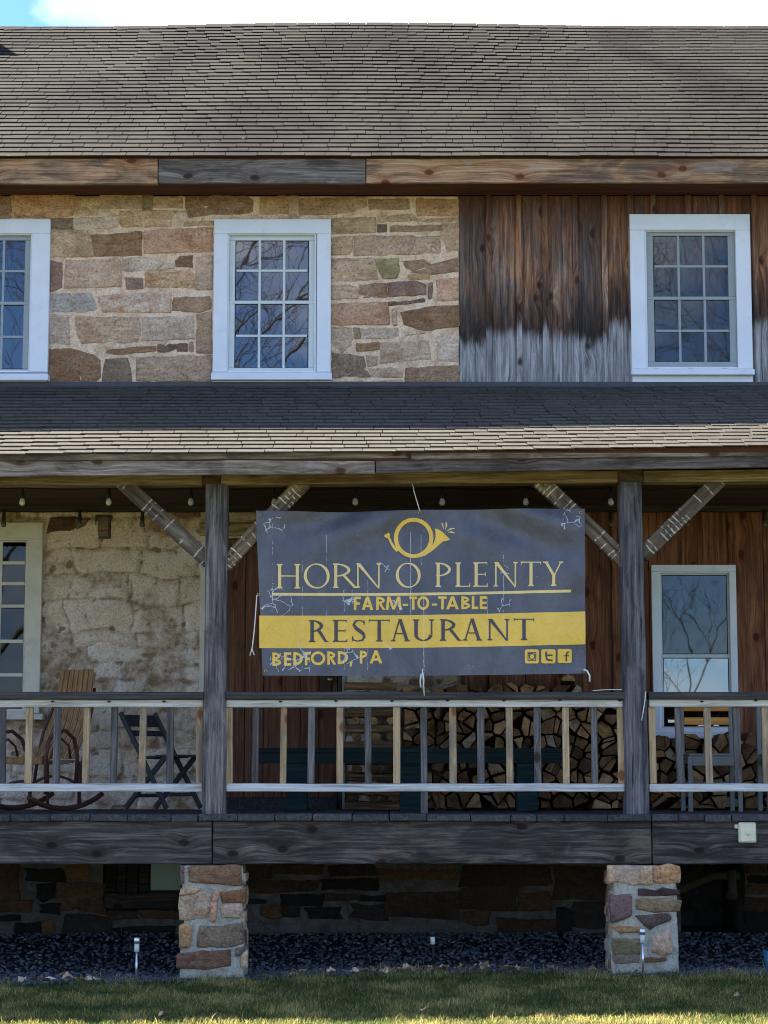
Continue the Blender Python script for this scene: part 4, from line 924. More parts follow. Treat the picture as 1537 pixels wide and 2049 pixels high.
# railing, three bays
def bay(x0, x1, bal, seed, label):
    capb = pboard('railing', x0, 1384.5, x1, 1399, -2.10, 0.15, M['cap'], porch, 0.005, 0.002, seed); capb['label'] = label
    pboard('top_rail', x0, 1399.8, x1, 1415, -2.055, 0.05, M['rail'], capb, 0.006, 0.003, seed + 1)
    pboard('bottom_rail', x0, 1568, x1, 1584, -2.055, 0.05, M['rail'], capb, 0.006, 0.003, seed + 2, (0.92, .95, 1.0))
    for xb, kind, lean in bal:
        a, b = at(xb - lean, 1414.5, -2.04), at(xb, 1568.5, -2.04); w = 0.052 + rng.uniform(-.004, .004); L = (a - b).length
        o = obj('baluster', box(w, 0.04, L, 0.004, M['bal_tan'] if kind else M['bal_grey']), None, capb, (a + b) / 2 + Vector((0, 0.024, 0)), rot=(0, math.atan2(a.x - b.x, a.z - b.z), 0), color=(rng.uniform(.85, 1.12),) * 3)
    return capb
bay(-388, 407, [(-336, 1, 2), (-280, 0, 0), (-224, 1, 1), (-168, 0, 0), (-112, 1, 0), (-56, 0, 1), (3, 0, -1), (55, 1, -4), (111, 0, -4), (170, 1, -4), (226, 0, -3), (283, 1, -4), (339, 0, -2), (398, 1, -2)], 40, 'left stretch of railing before the rocking chair')
mid = bay(452, 1251, [(458, 1, 0), (510, 0, -2), (566, 1, -2), (622, 0, -2), (680, 1, 0), (737, 0, 1), (794, 1, 0), (849, 0, 1), (907, 1, 1), (963, 0, 1), (1021, 1, 2), (1077, 0, 2), (1134, 1, 2), (1191, 0, 2), (1245, 1, 4)], 43, 'middle stretch of railing below the banner')
bay(1299, 2090, [(1308, 1, 4), (1363, 0, 6), (1421, 1, 6), (1479, 0, 6), (1536, 1, 5), (1592, 0, 4), (1648, 1, 4), (1704, 0, 4), (1760, 1, 4), (1816, 0, 4), (1872, 1, 3), (1928, 0, 3), (1984, 1, 3)], 46, 'right stretch of railing before the grey chairs')
pboard('support_block', 842, 1584.5, 856, 1629, -2.045, 0.04, M['bal_grey'], mid)
# knot holes: dark plugs in the top rail
for x, y in ((105, 1404), (218, 1404), (328, 1404), (561, 1404), (672, 1403), (784, 1403), (895, 1402), (1008, 1402), (1120, 1401), (1240, 1402), (1404, 1404), (1512, 1402)):
    p = at(x, y, -2.056); m = MB(); m.poly([(.011 * math.cos(a) * (1.7 if a < 3 else 1), 0, .008 * math.sin(a)) for a in [i * math.pi / 4 for i in range(8)]])
    obj('knot', m.build('knot', M['black']), None, mid if 452 < x < 1251 else mid, p - Vector((0, 0.0035, 0)))
# deck boards run front to back, ends show at the edge
x = -5.4; i = 0
deck = obj('deck', box(PX1 - PX0, 1.8, 0.05, 0.004, M['deck']), None, porch, ((PX0 + PX1) / 2, -1.05, DECK_Z - 0.085), color=(.4, .4, .4))
while x < PX1:
    w = rng.choice((0.2, 0.24, 0.28, 0.3, 0.33)); dz = rng.uniform(-.004, .002); dy = rng.uniform(-.012, .012)
    obj('deck_board', box(w - 0.006, 2.14, 0.05, 0.005, M['deck'], 0.003, i % 5), None, deck, (x + w / 2, -1.14 + dy, DECK_Z - 0.027 + dz), color=(rng.uniform(.7, 1.2),) * 3); x += w; i += 1
# rim timbers
YRm = -2.16
for j, (xa, xb, c) in enumerate(((-420, 424, (1.0, 1.0, 1.02)), (426, 1304, (1.0, .98, .98)), (1306, 2060, (0.9, .9, .94)))):
    pboard('rim_beam', xa, 1642, xb, 1729, YRm, 0.18, M['rim'], porch, 0.008, 0.005, 60 + j, c)
for yj in (-1.4, -0.7): obj('joist_beam', box(PX1 - PX0, 0.12, 0.16, 0.004, M['rim']), None, porch, ((PX0 + PX1) / 2, yj, DECK_Z - 0.2), color=(.6, .55, .5))
# stone piers
def pier(x0, x1, y0, y1, stones, sc4, seed, xb0=None, xb1=None):
    Yf = -2.24; xb0 = x0 - 4 if xb0 is None else xb0; xb1 = x1 + 4 if xb1 is None else xb1
    T0, T1, B0, B1 = at(x0, y0, Yf), at(x1, y0, Yf), at(xb0, y1, Yf), at(xb1, y1, Yf)
    B0.z -= 0.08; B1.z -= 0.08
    V, F = [], []; n, mseg = 16, 10; d = 0.52; cx, cz = (T0.x + T1.x) / 2, (T0.z + B0.z) / 2
    per = [(t, 0) for t in np.linspace(0, 1, mseg)] + [(1, t) for t in np.linspace(0.12, 1, 6)] + [(t, 1) for t in np.linspace(0.88, 0, 6)] + [(0, t) for t in np.linspace(0.9, 0.1, 6)]
    for i in range(n + 1):
        t = i / n; z = B0.z + (T0.z - B0.z) * t; xl = B0.x + (T0.x - B0.x) * t; xr = B1.x + (T1.x - B1.x) * t
        for u, v in per:
            X, Y = xl + (xr - xl) * u, Yf + d * v; nv = mnoise.noise_vector(Vector((X * 5, Y * 5 + seed, z * 5))); n2 = mnoise.noise_vector(Vector((X * 14, Y * 14 + seed, z * 14)))
            V.append((X - cx + nv[0] * .022 + n2[0] * .009, Y - Yf + nv[1] * .012 + n2[1] * .005, z - cz))
    K = len(per)
    for i in range(n):
        for j in range(K):
            a, b = i * K + j, i * K + (j + 1) % K; F.append((a, b, b + K, a + K))
    F.append(tuple(range(n * K, n * K + K)))
    pr = obj('pier', mesh('pier', V, F, True), M['mortar_pier'], porch, (cx, Yf, cz))
    if stones:
        ox, oy, s = sc4
        for q, (poly, c, a) in enumerate(stones):
            P = [at(ox + x / s, oy + y / s, Yf) for x, y in poly]
            put_stone([(p.x, p.z) for p in P], Yf + 0.004, 0.018 + 0.012 * (q % 3) / 2, [v * 1.1 for v in c], a, pr, seed * 100 + q)
    else: rubble(pr, x0_ := T0.x, T1.x, 0.0, T0.z, Yf, (0.1, 0.2), 0.02, [], PAL, seed, wid=(0.14, 0.34))
    # side faces
    r = random.Random(seed)
    for sx, X in ((-1, (T0.x + B0.x) / 2), (1, (T1.x + B1.x) / 2)):
        z = 0.02
        while z < T0.z - 0.08:
            h = r.uniform(0.1, 0.19); y = Yf + 0.06
            while y < Yf + d - 0.12:
                w = r.uniform(0.12, 0.26); h2, w2 = (min(h, T0.z - z) - .03) / 2, (min(w, Yf + d - .03 - y) - .025) / 2
                me = stone_mesh([(-w2, -h2), (w2, -h2 * .9), (w2 * .95, h2), (-w2, h2 * .92)], 0.016, r.randint(0, 9999), 0.05)
                c = r.choice(PAL); obj('stone', me, None, pr, (X, y + w2, z + h2), rot=(0, 0, sx * math.pi / 2), color=(*c, r.uniform(.2, .8))); y += w
            z += h
    return pr
S1 = (350, 1720, 8.907)
pier(367, 483, 1733, 1936, [([(95,150),(160,150),(165,390),(105,425)], PUR, .3), ([(268,140),(560,120),(1150,120),(1165,450),(900,440),(285,395)], (0.27,0.16,0.09), .7), ([(140,520),(300,500),(480,520),(350,600),(120,625)], TAN, .5),
   ([(110,665),(400,640),(620,620),(610,840),(560,1020),(120,1050),(95,850)], GTAN, .6), ([(700,640),(745,570),(775,650),(740,740),(690,730)], PINK, .3), ([(655,780),(745,780),(740,1010),(720,1090),(655,1090)], PINK, .6),
   ([(835,590),(950,580),(1220,550),(1215,760),(860,765)], RUST, .7), ([(850,830),(1140,800),(1190,900),(1130,1030),(860,1010)], GTAN, .2), ([(95,1210),(180,1175),(300,1200),(290,1400),(230,1530),(90,1540)], ORN, .4),
   ([(470,1180),(700,1200),(1160,1150),(1185,1480),(1000,1540),(420,1550),(420,1380)], (0.25,0.18,0.115), .6), ([(75,1700),(500,1630),(960,1620),(960,1880),(520,1950),(70,1930)], (0.22,0.125,0.08), .8), ([(1100,1600),(1200,1590),(1190,1680),(1100,1700)], DKG, .2), ([(1190,1700),(1280,1660),(1285,1900),(1190,1900)], TAN, .3)], S1, 3)
S2 = (1205, 1720, 8.907)
pier(1229, 1353, 1733, 1930, [([(120,150),(230,140),(240,380),(125,395)], TAN, .3), ([(245,140),(690,150),(690,420),(540,450),(400,400),(245,390)], GTAN, .3), ([(710,160),(875,160),(880,420),(780,440),(710,400)], TAN, .4), ([(935,150),(1200,105),(1350,150),(1355,390),(1000,400),(940,380)], ORN, .7),
   ([(670,520),(800,520),(960,560),(1050,500),(1330,550),(1330,630),(1000,640),(670,635)], DARK, .6), ([(165,660),(480,630),(510,700),(510,980),(200,1090),(165,900)], PUR, .5), ([(640,720),(1050,700),(1380,740),(1330,920),(960,940),(640,880)], (0.30,0.225,0.13), .6),
   ([(630,1010),(1150,985),(1205,1040),(1190,1080),(950,1180),(860,1235),(760,1150)], (0.14,0.105,0.09), .5), ([(190,1190),(350,1180),(640,1200),(640,1280),(330,1300)], ORN, .5), ([(210,1420),(640,1420),(650,1680),(210,1690)], (0.25,0.2,0.11), .4), ([(910,1400),(1210,1250),(1220,1660),(1100,1690),(900,1640)], GTAN, .5),
   ([(780,1760),(1100,1740),(1115,1800),(800,1835)], (0.22,0.115,0.06), .5), ([(200,1700),(640,1690),(640,1830),(220,1850)], DKG, .4)], S2, 4)
pier(-500, -370, 1733, 1936, None, None, 21); pier(2070, 2200, 1733, 1930, None, None, 22)
# ================================================================ GROUND
rng = random.Random(31); nrs = np.random.RandomState(5)
def kind(o, k): o['kind'] = k; return o
def edge_y(x):                                        # where lawn meets gravel
    return float(np.interp(x, (-3, -1.5, -.8, 0, .8, 1.3, 1.8, 3), (-2.5, -2.36, -2.18, -1.98, -1.84, -2.02, -2.30, -2.32))) - 0.07 * smooth_noise(x, 0, 1.9, 77) - 0.03 * smooth_noise(x, 0, 6.0, 7)
def ground_z(x, y):
    z = 0.0
    if y > -1.5: t = min(1, (y + 1.5) / 1.4); z = 0.13 * t * t * (3 - 2 * t)
    z += 0.012 * smooth_noise(x, y, 1.1, 40) - 0.011 * min(max(2.9 - x, 0), 8) * (1 if y < -1.5 else max(0, -y / 1.5))
    if y < -2.5: z -= min(0.22, (-2.5 - y) * 0.028)
    return z
tg = NT('lawn_soil'); _p = tg.coord('World')
_n = tg.noise(_p, 1.3, 7, 0.62); _n2 = tg.noise(_p, 34, 5, 0.7); _n3 = tg.noise(_p, 6, 5, 0.6)
_c = tg.ramp(_n3, [(0.3, (0.035, 0.052, 0.014)), (0.5, (0.07, 0.082, 0.026)), (0.7, (0.16, 0.14, 0.06))])
_c = tg.mix(tg.ramp(_n, [(0.45, 0.0), (0.65, 0.5)]), _c, (0.22, 0.19, 0.085))
_c = tg.mix(1.0, _c, tg.ramp(_n2, [(0.3, 0.5), (0.7, 1.3)]), 'MULTIPLY')
M['lawn'] = tg.done(_c, tg.bump(_n2, 0.8, 0.03), 0.95)
# one sheet to the horizon, finer near the house
def axis(lo, hi, near0, near1, fine, far):
    a = list(np.arange(near0, near1 + 1e-6, fine)); x = near0
    while x > lo: x -= max(fine, (near0 - x) * 0.5 + fine); a.insert(0, max(x, lo))
    x = near1
    while x < hi: x += max(fine, (x - near1) * 0.5 + fine); a.append(min(x, hi))
    return a
gx, gy = axis(-900, 900, -7, 7, 0.25, 0), axis(-900, 900, -7.5, 1.0, 0.2, 0)
V = [(x, y, ground_z(x, y) if -12 < y < 1.2 else (-0.25 if y < 0 else -0.05)) for y in gy for x in gx]; n = len(gx)
F = [(j * n + i, j * n + i + 1, (j + 1) * n + i + 1, (j + 1) * n + i) for j in range(len(gy) - 1) for i in range(n - 1)]
kind(obj('lawn_ground', mesh('lawn_ground', V, F, True), M['lawn']), 'structure')
# gravel bed under the porch
M['gravel_bed'] = plain('gravel_bed_soil', (0.024, 0.025, 0.029), 0.95, 0.1, 0.5, 40, bumpd=0.02)
xs = np.linspace(-6.0, 6.3, 100); V, F = [], []
for x in xs:
    e = edge_y(x)
    for t in np.linspace(0, 1, 14): y = e + (0.05 - e) * t; V.append((x, y, ground_z(x, y) + 0.006))
for i in range(99):
    for j in range(13): a = i * 14 + j; F.append((a, a + 14, a + 15, a + 1))
kind(obj('gravel_bed', mesh('gravel_bed', V, F, True), M['gravel_bed']), 'structure')
# pebbles
ico = bmesh.new(); bmesh.ops.create_icosphere(ico, subdivisions=1, radius=1.0); ico.verts.ensure_lookup_table()
IV = np.array([v.co[:] for v in ico.verts]); IF = np.array([[v.index for v in f.verts] for f in ico.faces]); ico.free()
N = 24000; PV, PF = [], []
for i in range(N):
    x = nrs.uniform(-4.6, 5.0); t = abs(nrs.normal(0, 0.13)) if nrs.uniform() < 0.50 else nrs.uniform(0, 1)
    if t > 1: t = 0.3
    e = edge_y(x); y = e - 0.04 + (0.0 - e) * t * 0.98; s = nrs.uniform(0.007, 0.017)
    a = nrs.uniform(0, 6.28); c_, s_ = math.cos(a), math.sin(a)
    P = IV * (1 + nrs.uniform(-0.28, 0.28, (len(IV), 1))) * np.array([s * nrs.uniform(.8, 1.5), s, s * nrs.uniform(.5, .9)])
    P = np.stack([P[:, 0] * c_ - P[:, 1] * s_, P[:, 0] * s_ + P[:, 1] * c_, P[:, 2]], 1) + np.array([x, y, ground_z(x, y) + 0.008 + s * 0.3 + nrs.uniform(0, .012)])
    PV.append(P); PF.append(IF + i * len(IV))
tgv = NT('gravel_stones'); _r = tgv.rand()
_c = tgv.ramp(_r, [(0.0, (0.03, 0.034, 0.042)), (0.4, (0.058, 0.067, 0.082)), (0.8, (0.10, 0.114, 0.138)), (0.985, (0.16, 0.172, 0.19)), (1.0, (0.26, 0.25, 0.23))])
M['gravel'] = tgv.done(_c, None, 0.85)
g_ = obj('gravel', mesh_np('gravel', np.concatenate(PV), np.concatenate(PF)), M['gravel'])
kind(tag(g_, 'blue-grey crushed gravel strip in front of the porch piers', 'gravel'), 'stuff')
# grass blades
def grass(name, N, ymin, seed, hmin, hmax, label):
    r = np.random.RandomState(seed)
    x = r.uniform(-4.4, 4.4, N); u = r.uniform(0, 1, N)
    e = np.array([edge_y(v) for v in x]) + 0.05 + r.normal(0, 0.035, N); y = e + (ymin - e) * u
    z = np.array([ground_z(a, b) for a, b in zip(x, y)])
    clump = np.array([mnoise.noise(Vector((a * 2.3, b * 2.3, 1.0))) for a, b in zip(x, y)])
    clump2 = np.array([mnoise.noise(Vector((a * 7.3, b * 7.3, 4.0))) for a, b in zip(x, y)])
    h = r.uniform(hmin, hmax, N) * (1 + 0.5 * clump + 0.45 * clump2); h = np.maximum(h, 0.008)
    tall = r.uniform(0, 1, N) > 0.982; h[tall] *= 2.0; h *= 1 + 1.0 * np.exp(-((e - y) / 0.10) ** 2)
    a = r.uniform(0, 6.283, N); w = r.uniform(0.0014, 0.0030, N); lean = r.uniform(0.1, 1.1, N); b = r.uniform(0, 6.283, N)
    dx, dy = np.cos(a) * w, np.sin(a) * w; lx, ly = np.cos(b) * lean * h, np.sin(b) * lean * h
    V = np.stack([np.stack([x - dx, y - dy, z], 1), np.stack([x + dx, y + dy, z], 1), np.stack([x + dx * .8 + lx * .35, y + dy * .8 + ly * .35, z + h * .6], 1), np.stack([x - dx * .8 + lx * .35, y - dy * .8 + ly * .35, z + h * .6], 1), np.stack([x + lx, y + ly, z + h * .95], 1)], 1).reshape(-1, 3)
    base = np.arange(N)[:, None] * 5
    F = np.concatenate([base + np.array([0, 1, 2]), base + np.array([0, 2, 3]), base + np.array([3, 2, 4])])
    me = mesh_np(name, V, F)
    straw = np.clip(0.36 + 0.55 * clump + 0.35 * clump2 + r.normal(0, 0.22, N), 0, 1) ** 1.5
    g1, g2 = np.array([0.044, 0.092, 0.016]), np.array([0.66, 0.53, 0.20])
    br = r.uniform(0.6, 1.35, N)[:, None]
    C = (g1 + (g2 - g1) * straw[:, None]) * br; C = np.concatenate([C, np.ones((N, 1))], 1)
    ca = me.attributes.new('blade', 'FLOAT_COLOR', 'POINT'); ca.data.foreach_set('color', np.repeat(C, 5, axis=0).astype(np.float32).ravel())
    return kind(tag(obj(name, me, M['grass']), label, 'grass'), 'stuff')
tgr = NT('grass_blades'); _a = tgr.new('ShaderNodeAttribute', attribute_name='blade')
M['grass'] = tgr.done(_a.outputs['Color'], None, 0.7, 0.2)
_tl = tgr.new('ShaderNodeBsdfTranslucent'); tgr.l.new(_a.outputs['Color'], _tl.inputs['Color']); _ad = tgr.new('ShaderNodeMixShader'); _ad.inputs[0].default_value = 0.5
tgr.l.new(tgr.b.outputs[0], _ad.inputs[1]); tgr.l.new(_tl.outputs[0], _ad.inputs[2]); tgr.l.new(_ad.outputs[0], tgr.n['Material Output'].inputs['Surface'])
grass('grass', 210000, -7.2, 3, 0.018, 0.042, 'short winter lawn of green and straw blades before the porch')
# dry leaves blown against the lawn edge
lt = plain('dry_leaf', (0.34, 0.24, 0.15), 0.8, 0.2, 0.3, 20)
leaf_me = []
for q in range(5):
    r = random.Random(q); V, F = [], []; L, Wd = 0.062, 0.017
    for i in range(7):
        t = i / 6; w = Wd * math.sin(math.pi * min(1, t * 0.95 + 0.03)) * (1 + 0.5 * (i % 2)); c = (0.004 + 0.004 * q) * math.sin(t * 3.1)
        V += [(t * L - L / 2, -w, c + r.uniform(0, .014)), (t * L - L / 2, 0, c), (t * L - L / 2, w, c + r.uniform(0, .014))]
    for i in range(6):
        a = i * 3; F += [(a, a + 3, a + 4, a + 1), (a + 1, a + 4, a + 5, a + 2)]
    me = mesh('dry_leaf', V, F, True); me.materials.append(lt); leaf_me.append(me)
spots = []
for _ in range(80):
    px = rng.choice((rng.gauss(140, 60), rng.gauss(720, 70), rng.gauss(860, 60), rng.gauss(960, 70), rng.gauss(1010, 40), rng.uniform(0, 1537)))
    X = (px - 768) / 262; y = edge_y(X) + abs(rng.gauss(0.02, 0.16)); spots.append((X, y))
for _ in range(4): spots.append((rng.uniform(-2.9, 2.9), rng.uniform(-4.6, -2.5)))
for i, (X, y) in enumerate(spots):
    on_lawn = y < edge_y(X) - 0.02
    o = obj('dry_leaf', rng.choice(leaf_me), None, None, (X, y, ground_z(X, y) + (0.032 if on_lawn else 0.024)), rot=(rng.uniform(-.5, .5), rng.uniform(-.4, .4), rng.uniform(0, 6.28)), color=rng.choice(((1, 1, 1), (1.5, 1.4, 1.35), (0.6, .55, .5), (2.0, 1.95, 2.0), (2.3, 2.3, 2.4))))
    o.scale = (rng.uniform(.9, 1.6),) * 3
    if on_lawn: tag(o, 'curled dry brown leaf lying out on the lawn', 'leaf', 'dry leaves on the lawn')
    else: tag(o, 'curled dry brown leaf on the gravel along the lawn edge', 'leaf', 'dry leaves along the gravel')
# bare trees across the lawn, behind the photographer, seen in the window glass
tb = plain('tree_bark', (0.085, 0.07, 0.058), 0.9, 0.15, 0.35, 12, bumpd=0.01)
def bare_tree(seed, H):
    r = random.Random(seed); m = MB()
    def grow(p, d, L, rad, lev):
        n = 4; pts, rs = [p.copy()], [rad]; q = p.copy(); dd = d.copy()
        for i in range(n):
            dd = (dd + Vector((r.gauss(0, .10), r.gauss(0, .10), r.gauss(0.02, .07)))).normalized(); q = q + dd * (L / n)
            pts.append(q.copy()); rs.append(max(0.004, rad * (1 - 0.45 * (i + 1) / n)))
        m.tube(pts, rs, 7 if lev < 2 else (4 if lev < 4 else 3), 0, False)
        if lev >= 6: return
        kids = r.randint(3, 4) if lev < 4 else r.randint(2, 3)
        for _ in range(kids):
            i = r.randint(2, n); ang = r.uniform(0.35, 0.95); ax = dd.orthogonal().normalized(); ax.rotate(Matrix.Rotation(r.uniform(0, 6.28), 3, dd)); nd = dd.copy(); nd.rotate(Matrix.Rotation(ang, 3, ax))
            nd.z += 0.12; grow(pts[i], nd.normalized(), L * r.uniform(0.55, 0.82), rs[i] * r.uniform(0.5, 0.75), lev + 1)
    grow(Vector((0, 0, -0.2)), Vector((0, 0, 1)), H * 0.30, H * 0.0065, 0)
    return m.build('bare_tree', tb, True)
for i, (X, Y, H, sd_) in enumerate(((4.6, -33, 27, 1), (-6.2, -33, 29, 2), (-9.6, -34, 28, 3), (12.8, -62, 15, 2), (13.5, -44, 30, 3), (-17, -60, 28, 1))):
    tm = bpy.data.meshes.get('bt%d' % sd_)
    if tm is None: tm = bare_tree(sd_, 18.0); tm.name = 'bt%d' % sd_
    root = thing('bare_tree', 'leafless tree across the lawn mirrored in the window panes', 'tree', (X, Y, -0.25), i * 1.1, 'leafless trees across the lawn')
    o = lobj('trunk', tm, None, root); o.scale = (H / 18,) * 3
# ================================================================ BANNER
YBN = -2.135
def bn_wave(px, py):
    """How far the cloth bulges towards the camera at photo pixel (px, py)."""
    u, v = (px - 512) / 658, (py - 1020) / 330
    d = 0.006 * math.sin(u * 9 + v * 2.0) + 0.004 * math.sin(v * 5 - u * 4) + 0.003 * math.sin(u * 23 + 1.0)
    d += 0.042 * math.exp(-((u - .25) / .2) ** 2) * math.exp(-(v / .19) ** 2) * math.sin((u * 1.2 + v * 1.4) * 14)          # swag folds from the top corners
    d += 0.036 * math.exp(-((u - .82) / .2) ** 2) * math.exp(-((v - .05) / .2) ** 2) * math.sin((u * 1.1 - v * 1.2) * 16)
    d += 0.014 * math.exp(-((u - 1) / .12) ** 2) * math.sin(v * 17 + u * 8) + 0.010 * math.exp(-(u / .1) ** 2) * math.exp(-((v - 1) / .25) ** 2) * math.sin(u * 60)
    return d
ban = thing('banner', 'worn slate-blue vinyl banner with gold horn emblem and restaurant lettering tied between the posts', 'banner', at(840, 1350, YBN))
B0 = WP[ban.name]
def bp(px, py, off=0.0):
    p = at(px, py, YBN); p.y -= bn_wave(px, py) + off; return p - B0
# --- shared worn-print look: white cracks in the vinyl
def crack_over(t, colr):
    v = t.coord('Object', False); s = t.sep(v); X, Z = s[0], s[2]
    tot = None
    def px2x(px): return at(px, 1190, YBN).x - B0.x
    def py2z(py): return at(768, py, YBN).z - B0.z
    wob = t.math('MULTIPLY', t.math('SUBTRACT', t.noise(t.vec(v, (0, 0, 1)), 22, 4, 0.7), 0.5), 0.022)
    xs_ = t.math('ADD', X, wob)
    for px, y0, y1, wd, th in ((605, 1110, 1340, 0.0011, .47), (653, 1060, 1330, 0.0010, .50), (690, 1180, 1340, 0.0010, .49), (736, 1150, 1340, 0.0012, .48), (822, 1065, 1240, 0.0017, .36), (843, 1070, 1130, 0.0012, .42), (848, 1195, 1352, 0.0018, .34), (975, 1195, 1290, 0.0010, .47), (1008, 1110, 1335, 0.0013, .47), (545, 1040, 1230, 0.0009, .53)):
        d = t.math('ABSOLUTE', t.math('SUBTRACT', xs_, px2x(px)))
        on = t.math('LESS_THAN', d, t.math('MULTIPLY', t.noise(v, 60, 3), wd * 2.2))
        zr = t.math('MULTIPLY', t.math('LESS_THAN', Z, py2z(y0)), t.math('GREATER_THAN', Z, py2z(y1)))
        on = t.math('MULTIPLY', t.math('MULTIPLY', on, zr), t.math('GREATER_THAN', t.noise(t.vec(v, (3, 1, 1)), 9 + px % 7, 3, 0.6), th))
        tot = on if tot is None else t.math('MAXIMUM', tot, on)
    # crazed patches
    wv = t.new('ShaderNodeVectorMath', operation='MULTIPLY_ADD'); t.set(wv.inputs[0], t.noise(v, 14, 3, 0.6, 0, 'Color')); t.set(wv.inputs[1], (0.07,) * 3); t.set(wv.inputs[2], v)
    ed = t.voro(wv.outputs[0], 11, 'DISTANCE_TO_EDGE')
    crz = t.math('LESS_THAN', ed, t.math('MULTIPLY', t.noise(v, 45, 2), 0.050))
    mask = None
    for px, py, rad in ((545, 1050, .11), (560, 1205, .17), (560, 1330, .11), (600, 1318, .16), (700, 1315, .11), (770, 1300, .07), (1145, 1045, .12), (1010, 1210, .09), (1010, 1140, .06), (765, 1135, .07), (700, 1200, .10), (790, 1215, .08)):
        cx, cz = px2x(px), py2z(py)
        dd = t.math('SQRT', t.math('ADD', t.math('POWER', t.math('SUBTRACT', X, cx), 2), t.math('POWER', t.math('SUBTRACT', Z, cz), 2)))
        q = t.math('SUBTRACT', 1.0, t.math('DIVIDE', dd, rad)); mask = q if mask is None else t.math('MAXIMUM', mask, q)
    mk = t.math('GREATER_THAN', t.math('ADD', mask, t.math('MULTIPLY', t.math('SUBTRACT', t.noise(v, 12, 3), 0.5), 1.8)), 0.36)
    tot = t.math('MAXIMUM', tot, t.math('MULTIPLY', crz, mk))
    sp = t.math('MULTIPLY', t.math('LESS_THAN', t.voro(v, 26), 0.07), t.math('GREATER_THAN', t.noise(v, 8, 2), 0.6))
    tot = t.math('MAXIMUM', tot, sp)
    return t.mix(t.math('MULTIPLY', tot, 0.8), colr, (0.62, 0.63, 0.66))
def print_mat(name, c, var=0.10):
    t = NT(name); v = t.coord('Object', False)
    n = t.noise(t.vec(v, (2, 1, 1)), 2.3, 6, 0.6, 0.6)
    colr = t.mix(1.0, c, t.ramp(n, [(0.3, [1 - var] * 3), (0.7, (1 + var, 1 + var * .8, 1 + var * .6))]), 'MULTIPLY')
    n2 = t.noise(v, 260, 2, 0.5)
    return t.done(crack_over(t, colr), t.bump(t.math('ADD', t.noise(t.vec(v, (1.5, 1, 1)), 7, 5, 0.6, 0.8), t.math('MULTIPLY', n2, 0.03)), 0.8, 0.022), 0.36, 0.5)
M['b_blue'] = print_mat('banner_slate_blue', (0.086, 0.089, 0.118), 0.32)
M['b_gold'] = print_mat('banner_gold', (0.86, 0.53, 0.07)); M['b_pale'] = print_mat('banner_pale_gold', (0.82, 0.60, 0.24)); M['b_ink'] = print_mat('banner_ink', (0.055, 0.050, 0.062))
def corner(u, v):
    a = Vector((512, 1022)).lerp(Vector((1170, 1018)), u); b = Vector((526, 1352)).lerp(Vector((1173, 1347)), u)
    p = a.lerp(b, v); sag = 4 * math.sin(math.pi * u) * v * (1.0 if u < 2 else 1)
    top = (7 * math.sin(math.pi * min(1, u / .5)) if u < .5 else 0) * max(0, 1 - v * 4) * 0.4
    side = 5 * math.sin(v * 3.14) * (1 - u) ** 6
    return p.x + side * 0 , p.y + sag * 0.5 + top
nu, nv = 110, 56; V, F = [], []
for j in range(nv + 1):
    for i in range(nu + 1): V.append(bp(*corner(i / nu, j / nv)))
n0 = len(V)
V += [v + Vector((0, 0.0025, 0)) for v in V]
for j in range(nv):
    for i in range(nu):
        a = j * (nu + 1) + i; F.append((a, a + nu + 1, a + nu + 2, a + 1)); F.append((n0 + a, n0 + a + 1, n0 + a + nu + 2, n0 + a + nu + 1))
lobj('cloth', mesh('cloth', V, F, True), M['b_blue'], ban)
# hem strips
def strip(pts_top, pts_bot, name, mat, off):
    V, F = [], []
    for (a, b) in zip(pts_top, pts_bot): V += [bp(*a, off), bp(*b, off)]
    for i in range(len(pts_top) - 1): F.append((2 * i, 2 * i + 1, 2 * i + 3, 2 * i + 2))
    return lobj(name, mesh(name, V, F, True), mat, ban)
def band(name, y0l, y0r, y1l, y1r, x0l, x0r, off, mat, n=90, rows=8):
    V, F = [], []
    for j in range(rows + 1):
        for i in range(n + 1):
            u = i / n; x = x0l + (x0r - x0l) * u; ya = y0l + (y0r - y0l) * u + 3 * math.sin(u * 3.1); yb_ = y1l + (y1r - y1l) * u + 3 * math.sin(u * 3.1); V.append(bp(x, ya + (yb_ - ya) * j / rows, off))
    for j in range(rows):
        for i in range(n): a = j * (n + 1) + i; F.append((a, a + n + 1, a + n + 2, a + 1))
    return lobj(name, mesh(name, V, F, True), mat, ban)
band('gold_band', 1232, 1223, 1297, 1289, 519, 1171.5, 0.0022, M['b_gold'])
band('underline', 1186.5, 1179.5, 1192, 1185, 544, 1143, 0.0022, M['b_pale'], 80, 1)
band('hem', 1340 + 6, 1342, 1351, 1347, 526, 1172.5, 0.0022, M['b_blue'], 80, 1)
